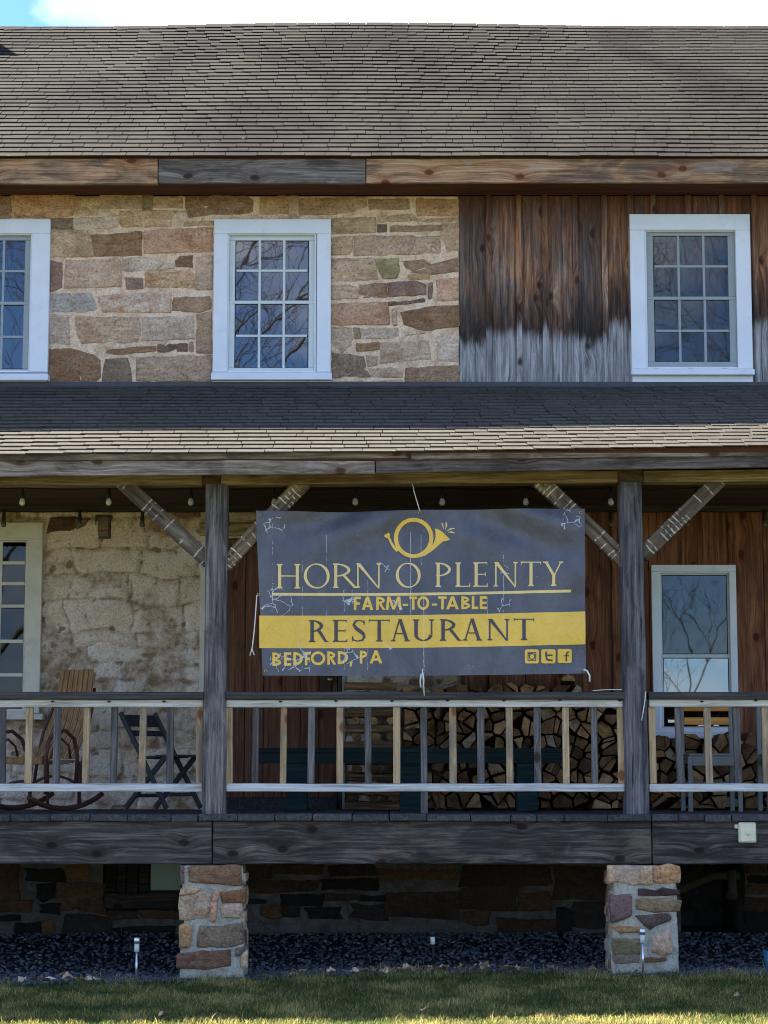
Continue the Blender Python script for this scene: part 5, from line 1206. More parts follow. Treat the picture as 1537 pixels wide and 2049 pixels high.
# --- letters, drawn from stems, hairlines, bowls and serifs, in photo pixels
def lrect(x0, y0, x1, y1): return [(x0, y0), (x1, y0), (x1, y1), (x0, y1)]
def ser(x, y, w, T, d): return [(x - w, y), (x + w, y), (x + w, y + d * 1.5), (x + T / 2 + .6, y + d * 3.4), (x - T / 2 - .6, y + d * 3.4), (x - w, y + d * 1.5)]
def diag(xa, ya, xb, yb_, w): return [(xa - w / 2, ya), (xa + w / 2, ya), (xb + w / 2, yb_), (xb - w / 2, yb_)]
def ringp(cx, cy, rx, ry, tx, ty, a0=0, a1=360, n=26, rot=0.0):
    """Quads of a bowl whose stroke is tx wide at the sides and ty at top and bottom."""
    out = []
    def pt(a, k):
        c, s = math.cos(a), math.sin(a); w = ty + (tx - ty) * abs(math.cos(a + rot)) ** 1.5
        return (cx + c * (rx - k * w), cy + s * (ry - k * w))
    for i in range(n):
        a, b = math.radians(a0 + (a1 - a0) * i / n), math.radians(a0 + (a1 - a0) * (i + 1) / n)
        out.append([pt(a, 0), pt(b, 0), pt(b, 1), pt(a, 1)])
    return out
def roman(ch, x0, x1, yt, yb_, T=6.2, t=2.1):
    w, h = x1 - x0, yb_ - yt; S = T * 0.95; P = []
    sv = lambda x, top=True, bot=True, ww=S: [q for q in ([ser(x, yt, ww, T, 1)] if top else []) + ([ser(x, yb_, ww, T, -1)] if bot else [])]
    st = lambda x, a=yt, b=yb_, tt=T: [lrect(x - tt / 2, a + .8, x + tt / 2, b - .8)]
    if ch == 'H': a, b = x0 + S, x1 - S; P = st(a) + st(b) + sv(a) + sv(b) + [lrect(a, yt + h * .47, b, yt + h * .47 + t)]
    elif ch == 'O': P = ringp((x0 + x1) / 2, (yt + yb_) / 2, w / 2, h / 2 + .6, T, t, 0, 360, 36, 0.25)
    elif ch in 'RP':
        a = x0 + S; f = .56 if ch == 'P' else .54; P = st(a) + sv(a)
        rx = (w - S) * (.98 if ch == 'P' else .70); ry = h * f / 2
        P += ringp(a, yt + ry, rx, ry, T * .95, t, -90, 90 if ch == 'R' else 100, 20)
        if ch == 'R': P += [[(a + rx * .45, yt + 2 * ry - t), (a + rx * .45 + T * 1.05, yt + 2 * ry - t * 1.3), (x1 - T * .3, yb_ - 3), (x1 + 2, yb_ - 1.2), (x1 + 1, yb_), (x1 - T * .9, yb_)]]
    elif ch == 'N': a, b = x0 + S * .9, x1 - S * .8; P = st(a, tt=t * 1.4) + st(b, tt=t * 1.4) + [[(a - t * .8 - 2.5, yt), (a + T * .75, yt), (b + t * .7, yb_ + 1.2), (b - t * .7, yb_ + 1.2)]] + [ser(a, yb_, S * .8, t * 1.4, -1), ser(b, yt, S * .8, t * 1.4, 1)]
    elif ch == 'L': a = x0 + S; P = st(a) + sv(a, True, True) + [lrect(a, yb_ - t, x1 - 1.5, yb_), [(x1 - 2.5, yb_ - t), (x1 - .2, yb_ - h * .19), (x1, yb_), (x1 - 5, yb_)]]
    elif ch == 'E': a = x0 + S; P = st(a) + sv(a) + [lrect(a, yb_ - t, x1 - 1.5, yb_), lrect(a, yt, x1 - 2, yt + t), lrect(a, yt + h * .47, x1 - 4, yt + h * .47 + t), [(x1 - 2.5, yb_ - t), (x1 - .2, yb_ - h * .18), (x1, yb_), (x1 - 5, yb_)], [(x1 - 3.5, yt), (x1 - 1, yt), (x1 - .8, yt + h * .15), (x1 - 2.5, yt + t)], lrect(x1 - 5, yt + h * .40, x1 - 3.6, yt + h * .47 + h * .10)]
    elif ch == 'T': c = (x0 + x1) / 2; P = st(c) + sv(c, False, True) + [lrect(x0 + 1, yt, x1 - 1, yt + t), [(x0, yt - .6), (x0 + 3, yt), (x0 + 2.2, yt + t), (x0 + .4, yt + h * .17)], [(x1, yt - .6), (x1 - 3, yt), (x1 - 2.2, yt + t), (x1 - .4, yt + h * .17)]]
    elif ch == 'Y': c = (x0 + x1) / 2 + 1; m_ = yt + h * .52; P = st(c, m_ - 2) + sv(c, False, True) + [diag(x0 + w * .16, yt, c - T * .05, m_ + 2, T), diag(x1 - w * .14, yt, c + T * .28, m_ + 1, t * 1.3), ser(x0 + w * .16, yt, S * .95, T, 1), ser(x1 - w * .14, yt, S * .8, t, 1)]
    elif ch == 'A': c = (x0 + x1) / 2 - .5; P = [diag(c, yt - 1, x1 - w * .17, yb_, T), diag(c - T * .18, yt + 1, x0 + w * .16, yb_, t * 1.3), lrect(x0 + w * .30, yt + h * .62, x1 - w * .32, yt + h * .62 + t), ser(x0 + w * .16, yb_, S * .75, t, -1), ser(x1 - w * .17, yb_, S * .85, T, -1)]
    elif ch == 'U': a, b = x0 + S, x1 - S * .8; P = st(a, yt, yb_ - h * .28) + st(b, yt, yb_ - h * .28, t * 1.4) + [ser(a, yt, S, T, 1), ser(b, yt, S * .8, t, 1)] + ringp((a - T / 2 + b + t * .7) / 2, yb_ - h * .29, (b - a + T / 2 + t * .7) / 2, h * .29, T * .95, t * 1.1, 0, 180, 18)
    elif ch == 'S':
        c = (x0 + x1) / 2; pts = [(x1 - w * .12, yt + h * .16), (x1 - w * .22, yt + h * .06), (c, yt + t * .5), (x0 + w * .26, yt + h * .07), (x0 + w * .14, yt + h * .22), (x0 + w * .28, yt + h * .36), (c, yt + h * .48), (x1 - w * .20, yt + h * .62), (x1 - w * .10, yt + h * .78), (x1 - w * .24, yt + h * .93), (c - w * .06, yb_ - t * .5), (x0 + w * .16, yt + h * .93), (x0 + w * .06, yt + h * .80)]
        tk = [t, t * 1.1, t, T * .6, T * .8, T * 1.0, T * 1.1, T * 1.0, T * .75, T * .55, t, t * 1.1, t]
        P = stroke(pts, tk) + [lrect(x1 - w * .14, yt + h * .02, x1 - w * .08, yt + h * .24), lrect(x0 + w * .02, yt + h * .74, x0 + w * .09, yt + h * .98)]
    return P
def stroke(pts, w):
    w = w if isinstance(w, list) else [w] * len(pts); L, R = [], []
    for i, p in enumerate(pts):
        a, b = pts[max(i - 1, 0)], pts[min(i + 1, len(pts) - 1)]; dx, dy = b[0] - a[0], b[1] - a[1]; l = math.hypot(dx, dy) or 1
        nx, ny = -dy / l * w[i] / 2, dx / l * w[i] / 2; L.append((p[0] + nx, p[1] + ny)); R.append((p[0] - nx, p[1] - ny))
    return [[L[i], L[i + 1], R[i + 1], R[i]] for i in range(len(pts) - 1)]
def sans(ch, x0, x1, yt, yb_, T=5.2):
    w, h = x1 - x0, yb_ - yt; c = (x0 + x1) / 2; P = []
    if ch in 'FEBDRPL': P = [lrect(x0, yt, x0 + T, yb_)]
    if ch in 'FE': P += [lrect(x0, yt, x1, yt + T), lrect(x0, yt + h * .42, x1 - (1.5 if ch == 'F' else 1), yt + h * .42 + T * .95)]
    if ch in 'EL': P += [lrect(x0, yb_ - T, x1, yb_)]
    if ch == 'A': P = [diag(c, yt, x0 + T * .55, yb_, T * 1.15), diag(c, yt, x1 - T * .55, yb_, T * 1.15), lrect(x0 + w * .25, yt + h * .62, x1 - w * .25, yt + h * .62 + T * .85)]
    if ch == 'M': P = [diag(x0 + w * .17, yt, x0 + T * .5, yb_, T), diag(x1 - w * .17, yt, x1 - T * .5, yb_, T), diag(x0 + w * .20, yt, c, yb_ - 1, T), diag(x1 - w * .20, yt, c, yb_ - 1, T)]
    if ch == 'T': P = [lrect(x0, yt, x1, yt + T), lrect(c - T / 2, yt, c + T / 2, yb_)]
    if ch == '-': P = [lrect(x0, yt + h * .55, x1, yt + h * .55 + T * .8)]
    if ch == ',': P = [[(x0 + 2, yb_ - 5), (x0 + 7, yb_ - 5), (x0 + 4.5, yb_ + 5), (x0 + .5, yb_ + 5)]]
    if ch == 'O': P = ringp(c, (yt + yb_) / 2, w / 2, h / 2 + .5, T, T, 0, 360, 30)
    if ch == 'D': P += ringp(x0 + T * .4, (yt + yb_) / 2, w - T * .4, h / 2, T, T, -90, 90, 18)
    if ch in 'RP': P += ringp(x0 + T * .4, yt + h * .29, w - T * .4 - (1 if ch == 'R' else 0), h * .29, T, T, -90, 90, 14)
    if ch == 'R': P += [diag(x0 + T * 1.5, yt + h * .54, x1 - T * .4, yb_, T * 1.1)]
    if ch == 'B': P += ringp(x0 + T * .4, yt + h * .26, w - T * .4 - 2, h * .26, T, T * .9, -90, 90, 12) + ringp(x0 + T * .4, yt + h * .73, w - T * .4, h * .27, T, T * .9, -90, 90, 12)
    return P
def lettering(name, polys, mat, off=0.0036, label=None):
    V, F = [], []
    for i, P in enumerate(polys):
        bm = bmesh.new(); bm.faces.new([bm.verts.new((x, y, 0)) for x, y in P]); bmesh.ops.triangulate(bm, faces=bm.faces[:])
        for _ in range(4):
            es = [e for e in bm.edges if e.calc_length() > 9]
            if not es: break
            bmesh.ops.subdivide_edges(bm, edges=es, cuts=1); bmesh.ops.triangulate(bm, faces=bm.faces[:])
        bm.verts.index_update(); n = len(V); V += [bp(v.co.x, v.co.y, off + (i % 17) * 0.00006) for v in bm.verts]; F += [tuple(n + v.index for v in f.verts) for f in bm.faces]; bm.free()
    o = lobj(name, mesh(name, V, F), mat, ban)
    if label: o['label'] = label
    return o
def line(spec, fn, ytl, ytr, ybl, ybr, xa, xb, mat, off=0.0036, **kw):
    for ch, a, b in spec:
        u = ((a + b) / 2 - xa) / (xb - xa); lettering('letter' if ch.isalpha() else 'punctuation_mark', fn(ch, a, b, ytl + (ytr - ytl) * u, ybl + (ybr - ybl) * u, **kw), mat, off)
line([('H', 554, 601), ('O', 608, 660), ('R', 666, 714), ('N', 711, 763), ('O', 792, 842), ('P', 871, 903), ('L', 911, 941), ('E', 947, 976), ('N', 987, 1036), ('T', 1042, 1083), ('Y', 1085, 1129)], roman, 1129, 1123.5, 1178, 1172.5, 554, 1129, M['b_pale'])
line([('F', 708, 722), ('A', 724, 747), ('R', 753, 771), ('M', 772, 804), ('-', 806, 817), ('T', 819, 835), ('O', 835, 859), ('-', 864, 875), ('T', 877, 894), ('A', 893, 918), ('B', 923, 941), ('L', 944, 957), ('E', 960, 975)], sans, 1194, 1193, 1221, 1219, 708, 975, M['b_gold'])
line([('R', 618, 656), ('E', 666, 695), ('S', 704, 732), ('T', 738, 780), ('A', 780, 822), ('U', 826, 869), ('R', 880, 922), ('A', 924, 966), ('N', 974, 1020), ('T', 1028, 1069)], roman, 1241, 1238, 1285, 1281, 618, 1069, M['b_ink'], 0.0050, T=7.0, t=2.3)
line([('B', 545, 563), ('E', 568, 583), ('D', 587, 606), ('F', 610, 622), ('O', 622, 651), ('R', 655, 672), ('D', 676, 697), (',', 699, 707), ('P', 720, 735), ('A', 740, 765)], sans, 1306, 1301, 1333, 1327, 545, 765, M['b_gold'])
# --- horn emblem
hz = lambda x, y: (740 + x / 7.685, 1020 + y / 7.685)
hp = ringp(827.9, 1076.2, 39.5, 40.2, 8.2, 7.6, 0, 360, 48)
inner = [(1000, 285), (1012, 340), (1012, 420), (985, 510), (930, 585), (860, 640), (780, 680)]; outer = [(1228, 462), (1180, 478), (1125, 488), (1060, 545), (975, 622), (860, 700), (780, 725)]
hp += [[hz(*inner[i]), hz(*inner[i + 1]), hz(*outer[i + 1]), hz(*outer[i])] for i in range(6)]
hp += [[hz(1000, 285), hz(1060, 305), hz(1130, 350), hz(1190, 410), hz(1232, 455), hz(1228, 468), hz(1150, 470), hz(1020, 400)]]
hp += stroke([hz(262, 395), hz(300, 440), hz(330, 505), hz(370, 570), hz(430, 630)], [5.4, 4.4, 4.6, 5.4, 7.0]) + [[hz(215, 402), hz(238, 378), hz(292, 350), hz(308, 368), hz(312, 425), hz(285, 440), hz(245, 425)]]
lettering('horn_emblem', hp, M['b_gold'], label='gold curled horn emblem')
lettering('horn_sparks', stroke([hz(1100, 205), hz(1120, 225), hz(1135, 300)], [1.2, 2.8, .6]) + stroke([hz(1172, 190), hz(1180, 230), hz(1165, 305)], [1.4, 3.4, .6]) + stroke([hz(1305, 288), hz(1250, 292), hz(1180, 330)], [1.2, 3.2, .6]) + stroke([hz(1308, 362), hz(1260, 345), hz(1205, 345)], [1.2, 3.0, .6]), M['b_pale'])
# --- three social icons
def rrect(x0, y0, x1, y1, r=2.5): return [(x0 + r, y0), (x1 - r, y0), (x1, y0 + r), (x1, y1 - r), (x1 - r, y1), (x0 + r, y1), (x0, y1 - r), (x0, y0 + r)]
sz = lambda x, y: (1030 + x / 9.04, 1280 + y / 9.04)
for x0, x1, y0, y1 in ((1050.3, 1078.2, 1299.6, 1327.6), (1083, 1111.8, 1299.4, 1327.4), (1116, 1144.4, 1298.6, 1326.6)): lettering('social_icon', [rrect(x0, y0, x1, y1)], M['b_gold'], 0.0036)
def frame_px(x0, y0, x1, y1, w): return [lrect(x0, y0, x1, y0 + w), lrect(x0, y1 - w, x1, y1), lrect(x0, y0, x0 + w, y1), lrect(x1 - w, y0, x1, y1)]
a, b = sz(232, 228), sz(388, 384); ic = frame_px(a[0], a[1], b[0], b[1], 1.6); c = sz(312, 305)
ic += ringp(c[0], c[1], 6.6, 6.6, 2.0, 2.0, 0, 360, 20) + [lrect(a[0], a[1] + 5, c[0] - 5, a[1] + 6.6), lrect(c[0] + 5, a[1] + 5, b[0], a[1] + 6.6), lrect(a[0] + 1, a[1] + 1, b[0] - 6, a[1] + 4)]
lettering('icon_mark', ic, M['b_ink'], 0.0054)
lettering('icon_mark', stroke([sz(568, 215), sz(568, 300), sz(578, 345), sz(612, 372), sz(685, 374)], 3.8) + [lrect(*sz(568, 268), *sz(684, 298))], M['b_ink'], 0.0054)
lettering('icon_mark', stroke([sz(978, 222), sz(955, 228), sz(940, 255), sz(937, 300), sz(937, 390)], 3.2) + [lrect(*sz(898, 278), *sz(986, 302))], M['b_ink'], 0.0054)
for gx_, gy_ in ((519, 1030), (840, 1026), (1162, 1026), (532, 1343), (1164, 1340), (848, 1344), (518, 1190)):
    m = MB(); c_ = bp(gx_, gy_, 0.006); m.tube([c_ + Vector((.011 * math.cos(q * .7854), 0, .011 * math.sin(q * .7854))) for q in range(9)], .0035, 6, 0, False); lobj('grommet', m.build('grommet', M['brass'], True), None, ban)
# --- ropes
def rope(name, pts, r=0.0045, Y=YBN - 0.01):
    m = MB(); P = [at(x, y, Y + dy) - B0 for x, y, dy in pts]; m.tube(P, r, 6); return lobj(name, m.build(name, M['rope'], True), None, ban)
rope('tie_rope', [(825, 966, .05), (829, 985, .03), (835, 1005, .01), (840, 1022, -.005)], 0.004)
rope('tie_rope', [(845, 1338, -.02), (846, 1352, -.02), (848, 1375, -.01), (849, 1392, 0)], 0.0045); rope('rope_end', [(843, 1348, -.02), (841, 1362, -.025), (842, 1376, -.02)], 0.006); rope('rope_end', [(846, 1346, -.02), (848, 1360, -.025), (847, 1378, -.02)], 0.006)
rope('rope_end', [(514, 1191, -.02), (512, 1220, -.025), (509, 1260, -.02), (505, 1295, -.02), (500, 1312, -.02)], 0.0045); rope('rope_end', [(504, 1298, -.02), (509, 1311, -.022)], 0.004)
rope('rope_end', [(1168, 1340, -.02), (1175, 1342, -.025), (1180, 1352, -.02), (1180, 1364, -.02)], 0.007)
rope('tie_rope', [(1292, 1384, .02), (1291, 1400, .02), (1288, 1420, .02), (1284, 1442, .02)], 0.004); rope('tie_rope', [(1186, 1382, .02), (1215, 1380, .02), (1244, 1380, .03)], 0.003)
# ================================================================ THINGS ON AND UNDER THE PORCH
rng = random.Random(57)
# ---- firewood
def end_mat():
    t = NT('split_log_end'); v = t.coord(); n = t.noise(v, 16, 6, 0.65, 0.4); r = t.rand()
    c = t.ramp(r, [(0.0, (0.08, 0.038, 0.018)), (0.3, (0.17, 0.09, 0.042)), (0.65, (0.30, 0.165, 0.072)), (0.9, (0.46, 0.28, 0.13)), (1.0, (0.30, 0.24, 0.17))])
    c = t.mix(1.0, c, t.ramp(n, [(0.34, 0.4), (0.5, 0.95), (0.66, 1.3)]), 'MULTIPLY')
    w = t.wave(t.vec(v, (1, 1, 1)), 26, 3.0, 3, 1.0, 'Z'); c = t.mix(0.35, c, t.mix(1.0, c, t.ramp(w, [(0, 0.6), (1, 1.15)]), 'MULTIPLY'))
    return t.done(c, t.bump(n, 0.6, 0.008), 0.9)
M['log_end'] = end_mat(); M['log_side'] = wood('split_log_side', (0.04, 0.022, 0.012), (0.11, 0.065, 0.034), (0.20, 0.13, 0.075), 'Y', knots=False, cracks=0.4); M['log_sideX'] = wood('split_log_side_long', (0.05, 0.028, 0.015), (0.16, 0.095, 0.05), (0.32, 0.21, 0.12), 'X', knots=False, cracks=0.5)
M['bark'] = plain('bark', (0.085, 0.062, 0.047), 0.95, 0.1, 0.4, 14, bumpd=0.012)
def clip(poly, p, n):
    out = []
    for i in range(len(poly)):
        a, b = poly[i], poly[(i + 1) % len(poly)]; da, db = (a - p).dot(n), (b - p).dot(n)
        if da <= 0: out.append(a)
        if (da <= 0) != (db <= 0): out.append(a.lerp(b, da / (da - db)))
    return out
def log_mesh(poly, D, r):
    """Split billet: end face at -Y, with an uneven saw cut and one bark side."""
    n = len(poly); V, F, mi = [], [], []
    c = sum(poly, Vector((0, 0))) / n; k = 0.93
    for y, s in ((0.004, k), (0.012, 1.0), (D, r.uniform(.9, 1.0))):
        for p in poly: q = c + (p - c) * s; V.append((q.x, y + r.uniform(-.003, .003), q.y))
    V.append((c.x, r.uniform(-0.004, 0.004), c.y))
    for i in range(n): F.append((3 * n, (i + 1) % n, i)[::-1]); mi.append(0)
    bark = r.randint(0, n - 1) if r.random() < 0.55 else -1
    for lv in range(2):
        for i in range(n):
            a, b = lv * n + i, lv * n + (i + 1) % n; F.append((a, b, b + n, a + n)); mi.append(2 if i == bark and lv else (0 if lv == 0 else 1))
    F.append(tuple(2 * n + i for i in reversed(range(n)))); mi.append(1)
    me = mesh('log', V, F); me.materials.append(M['log_end']); me.materials.append(M['log_side']); me.materials.append(M['bark']); me.polygons.foreach_set('material_index', mi)
    return me
def woodpile(X0, X1, Z0, top, Yf, size, seed, label, group, holes=()):
    r = random.Random(seed); pts = []; zz = Z0 + size * .42; row = 0
    zmax = max(top(X0 + (X1 - X0) * i / 20) for i in range(21))
    while zz < zmax + size:
        x = X0 + size * (.3 if row % 2 else .8)
        while x < X1 + size * .3: pts.append(Vector((x + r.uniform(-.42, .42) * size, zz + r.uniform(-.36, .36) * size))); x += size * r.uniform(.85, 1.4)
        zz += size * .86; row += 1
    for i, p in enumerate(pts):
        if p.y > top(p.x) + r.uniform(-.02, .02): continue
        h = size * 1.5; poly = [p + Vector(q) for q in ((-h, -h), (h, -h), (h, h), (-h, h))]
        for j, q in enumerate(pts):
            if j != i and (q - p).length < size * 3.2: poly = clip(poly, (p + q) / 2, q - p)
        poly = clip(poly, Vector((0, Z0 + .004)), Vector((0, -1))); poly = clip(poly, Vector((X0, 0)), Vector((-1, 0))); poly = clip(poly, Vector((X1, 0)), Vector((1, 0)))
        if p.y > top(p.x) - size: poly = clip(poly, Vector((p.x, p.y + size * .55)), Vector((r.uniform(-.35, .35), 1)))
        if len(poly) < 3: continue
        cc = sum(poly, Vector((0, 0))) / len(poly)
        pieces = [poly]
        ext = max((a - cc).length for a in poly)
        if ext > size * .72 and r.random() < .5:
            a_ = r.uniform(0, 3.14); nrm = Vector((math.cos(a_), math.sin(a_))); pieces = [clip(poly, cc, nrm), clip(poly, cc, -nrm)]
        elif r.random() < .7 and len(poly) > 4:                 # knock a corner off: wedge-shaped splits
            q = r.randint(0, len(poly) - 1); poly = [v for m_, v in enumerate(poly) if m_ != q]; pieces = [poly]
        for P in pieces:
            if len(P) < 3: continue
            c2 = sum(P, Vector((0, 0))) / len(P); s_ = r.uniform(.76, .97); P = [(v - c2) * s_ for v in P]
            Q = []
            for m_ in range(len(P)):                              # drop slivers
                if (P[m_] - P[(m_ + 1) % len(P)]).length > .014: Q.append(P[m_])
            if len(Q) < 3: continue
            o = obj('firewood_log', log_mesh(Q, r.uniform(.36, .42), r), None, None, (c2.x, Yf + r.uniform(-.05, .09), c2.y), rot=(r.uniform(-.05, .05), 0, r.uniform(-.06, .06)))
            tag(o, label, 'firewood', group)
YW = -0.52
wx = lambda px: at(px, 1500, YW).x
wz = lambda py: at(768, py, YW).z
DZ = DECK_Z + 0.005
def topA(x):
    px = 768.5 + x * FPX / (YW - CAM.y)
    y = 1362 + 5 * math.sin(px * .06)
    if px < 850: y = 1362 + (850 - px) * .25
    if px > 1150: y = 1366 + (px - 1150) * .42
    return wz(y)
woodpile(wx(806), wx(1296), DZ, topA, YW, 0.120, 3, 'split firewood billet in the tall stack under the banner', 'split logs of the tall stack')
def topB(x):
    px = 768.5 + x * FPX / (YW - CAM.y); return wz(1474 + 9 * math.sin(px * .045 + 1) - max(0, px - 1490) * .22)
woodpile(wx(1302), wx(1570), DZ, topB, YW, 0.122, 7, 'split firewood billet in the low stack under the tall porch window', 'split logs of the low stack')
# criss-crossed end of the stack: billets along X alternate with billets end-on
r = random.Random(12); z = DZ; lay = 0
xa, xb = wx(691), wx(803)
while z < wz(1392):
    h = r.uniform(.052, .072)
    if lay % 2 == 0:
        for yy in (YW + .03, YW + .27):
            L = (xb - xa) * r.uniform(.92, 1.04); o = obj('firewood_log', box(L, r.uniform(.08, .1), h * 1.02, 0.012, M['log_sideX'], 0.010, r.randint(0, 6)), None, None, ((xa + xb) / 2 + r.uniform(-.02, .02), yy, z + h / 2), rot=(r.uniform(-.2, .2), r.uniform(-.025, .05), 0), color=(r.uniform(.7, 1.15),) * 3)
            tag(o, 'long firewood billet laid crosswise at the end of the tall stack', 'firewood', 'crosswise billets at the stack end')
    else:
        for q in range(3):
            s_ = r.uniform(.036, .052); P = [Vector((s_ * math.cos(t_) * r.uniform(.8, 1.15), min(s_ * math.sin(t_), h * .46))) for t_ in (0.2, 1.2, 2.3, 3.3, 4.4, 5.4)]
            P = [Vector((p.x, max(-h * .48, p.y))) for p in P]
            o = obj('firewood_log', log_mesh(P, .38, r), None, None, (xa + .07 + q * .165 + r.uniform(-.03, .03), YW - r.uniform(0, .04), z + h / 2)); tag(o, 'end-on firewood billet between the crosswise billets', 'firewood', 'end-on billets at the stack end')
    z += h; lay += 1
o = obj('timber_offcut', box(wx(795) - wx(687), .1, wz(1366) - wz(1381), .004, M['log_sideX'], .002, 3), None, None, ((wx(687) + wx(795)) / 2, YW + .1, (wz(1366) + wz(1381)) / 2 + .005), rot=(0, .02, 0), color=(1.25, 1.2, 1.1)); tag(o, 'sawn orange-brown plank lying on top of the woodpile by the door', 'plank')
# ---- green bench
bz = at(820, 1497, -1.25).z; b0, b1 = at(516, 1500, -1.25).x, at(1132, 1500, -1.25).x
bn = thing('bench', 'long dark green wooden bench standing before the woodpile', 'bench', ((b0 + b1) / 2, -1.12, DECK_Z)); bc = (b0 + b1) / 2; hgt = bz - DECK_Z; Lb = b1 - b0
for i in range(3): lobj('seat_board', box(Lb, 0.105, 0.035, .004, M['bench']), None, bn, (0, -.11 + i * .11, hgt - .018))
lobj('apron', box(Lb, 0.03, 0.085, .004, M['bench']), None, bn, (0, -.145, hgt - .078)); lobj('apron', box(Lb, 0.03, 0.085, .004, M['bench']), None, bn, (0, .145, hgt - .078))
for a, b in ((572, 614), (800, 846), (1034, 1076)):
    x = (at(a, 1560, -1.25).x + at(b, 1560, -1.25).x) / 2 - bc; w = at(b, 1560, -1.25).x - at(a, 1560, -1.25).x
    lobj('leg', box(w, .28, hgt - .04, .004, M['bench']), None, bn, (x, 0, (hgt - .04) / 2), color=(1.1, 1.2, 1.2))
# ---- rocking chair (front faces -Y in its own space)
def rocker(loc, rz, label):
    t = thing('rocking_chair', label, 'chair', loc, rz, 'bentwood rocking chairs')
    sh, sw = .40, .25
    for i in range(8):
        u = i / 7; lobj('seat_slat', box(.48, .045, .014, .003, M['hickory']), None, t, (0, -.22 + u * .40, sh + .03 - .05 * math.sin(u * 2.6)), rot=(0, 0, 0))
    lobj('seat_rail', box(.5, .03, .05, .004, M['hickory']), None, t, (0, -.245, sh + .0))
    for i in range(7):
        u = (i - 3) / 3; x0_, x1_ = u * .20, u * .155; m = MB(); n = 7
        P = [(x0_ + (x1_ - x0_) * k_ / n, .17 + .30 * (k_ / n) + .05 * math.sin(k_ / n * 4), sh + .02 + .74 * k_ / n) for k_ in range(n + 1)]
        for k_ in range(n):
            a, b = Vector(P[k_]), Vector(P[k_ + 1]); w = .024 - .004 * k_ / n
            m.poly([a + Vector((-w, 0, 0)), a + Vector((w, 0, 0)), b + Vector((w, 0, 0)), b + Vector((-w, 0, 0))]); m.poly([a + Vector((-w, .012, 0)), b + Vector((-w, .012, 0)), b + Vector((w, .012, 0)), a + Vector((w, .012, 0))])
            m.poly([a + Vector((w, 0, 0)), a + Vector((w, .012, 0)), b + Vector((w, .012, 0)), b + Vector((w, 0, 0))]); m.poly([a + Vector((-w, 0, 0)), b + Vector((-w, 0, 0)), b + Vector((-w, .012, 0)), a + Vector((-w, .012, 0))])
        lobj('back_slat', m.build('back_slat', M['hickory']), None, t)
    for s in (-1, 1):
        m = MB(); m.tube([(s * sw, .20, .16), (s * sw, .24, sh), (s * (sw - .01), .30, sh + .25), (s * (sw - .04), .40, sh + .48), (s * .17, .46, sh + .6)], .014, 7); lobj('back_post', m.build('back_post', M['bentwood'], True), None, t)
        m = MB(); m.tube([(s * .27, -.22, .14), (s * .275, -.24, sh), (s * .285, -.22, sh + .15), (s * .29, -.14, sh + .235), (s * .29, -.02, sh + .245), (s * .285, .09, sh + .18), (s * .27, .15, sh + .04), (s * .26, .14, .16)], .016, 7); lobj('arm_hoop', m.build('arm_hoop', M['bentwood'], True), None, t)
        m = MB(); m.tube([(s * .285, -.19, sh + .02), (s * .29, -.15, sh + .13), (s * .29, -.07, sh + .18), (s * .29, .02, sh + .12), (s * .285, .05, sh + .02)], .010, 6); lobj('inner_hoop', m.build('inner_hoop', M['bentwood'], True), None, t)
        R_ = 1.0; m = MB(); m.tube([(s * .27, y, R_ - math.sqrt(R_ * R_ - y * y) + .022) for y in [-.42 + .88 * q / 12 for q in range(13)]], .022, 7); lobj('rocker_runner', m.build('rocker_runner', M['bentwood'], True), None, t)
        m = MB(); m.tube([(s * .27, -.2, .05), (s * .26, -.2, sh)], .015, 6); lobj('leg', m.build('leg', M['bentwood'], True), None, t); m = MB(); m.tube([(s * .27, .18, .05), (s * .26, .18, sh)], .015, 6); lobj('leg', m.build('leg', M['bentwood'], True), None, t)
    for y, z in ((-.2, .16), (.18, .2)): m = MB(); m.tube(arc((-.27, y, z), (.27, y, z), (0, 0, .08), 8), .012, 6); lobj('stretcher', m.build('stretcher', M['bentwood'], True), None, t)
p = at(78, 1620, -0.95); rocker((p.x, -0.95, DECK_Z), math.radians(-33), 'light-slatted bentwood rocking chair by the limewashed wall')
# ---- dark folding chair
p = at(325, 1620, -0.75); fc = thing('folding_chair', 'dark wooden folding chair left of the post, against the limewashed wall', 'chair', (p.x, -0.75, DECK_Z), math.radians(52))
for s in (-1, 1):
    for a, b in (((s * .20, .30, .80), (s * .20, -.24, .02)), ((s * .175, -.20, .44), (s * .175, .25, .02))):
        a, b = Vector(a), Vector(b); L = (a - b).length; lobj('leg', box(.022, .042, L, .003, M['folding']), None, fc, (a + b) / 2, rot=(-math.atan2(a.y - b.y, a.z - b.z), 0, 0))
lobj('back_slat', box(.40, .018, .11, .003, M['folding']), None, fc, (0, .262, .735), rot=(-.6, 0, 0), color=(.6, .6, .6)); lobj('back_slat', box(.40, .018, .05, .003, M['folding']), None, fc, (0, .19, .63), rot=(-.6, 0, 0), color=(.6, .6, .6))
for i in range(5): lobj('seat_slat', box(.40, .062, .018, .003, M['folding']), None, fc, (0, -.21 + i * .072, .445 - i * .004))
lobj('stretcher', box(.38, .02, .03, .003, M['folding']), None, fc, (0, -.165, .13)); lobj('stretcher', box(.34, .02, .03, .003, M['folding']), None, fc, (0, .17, .12))
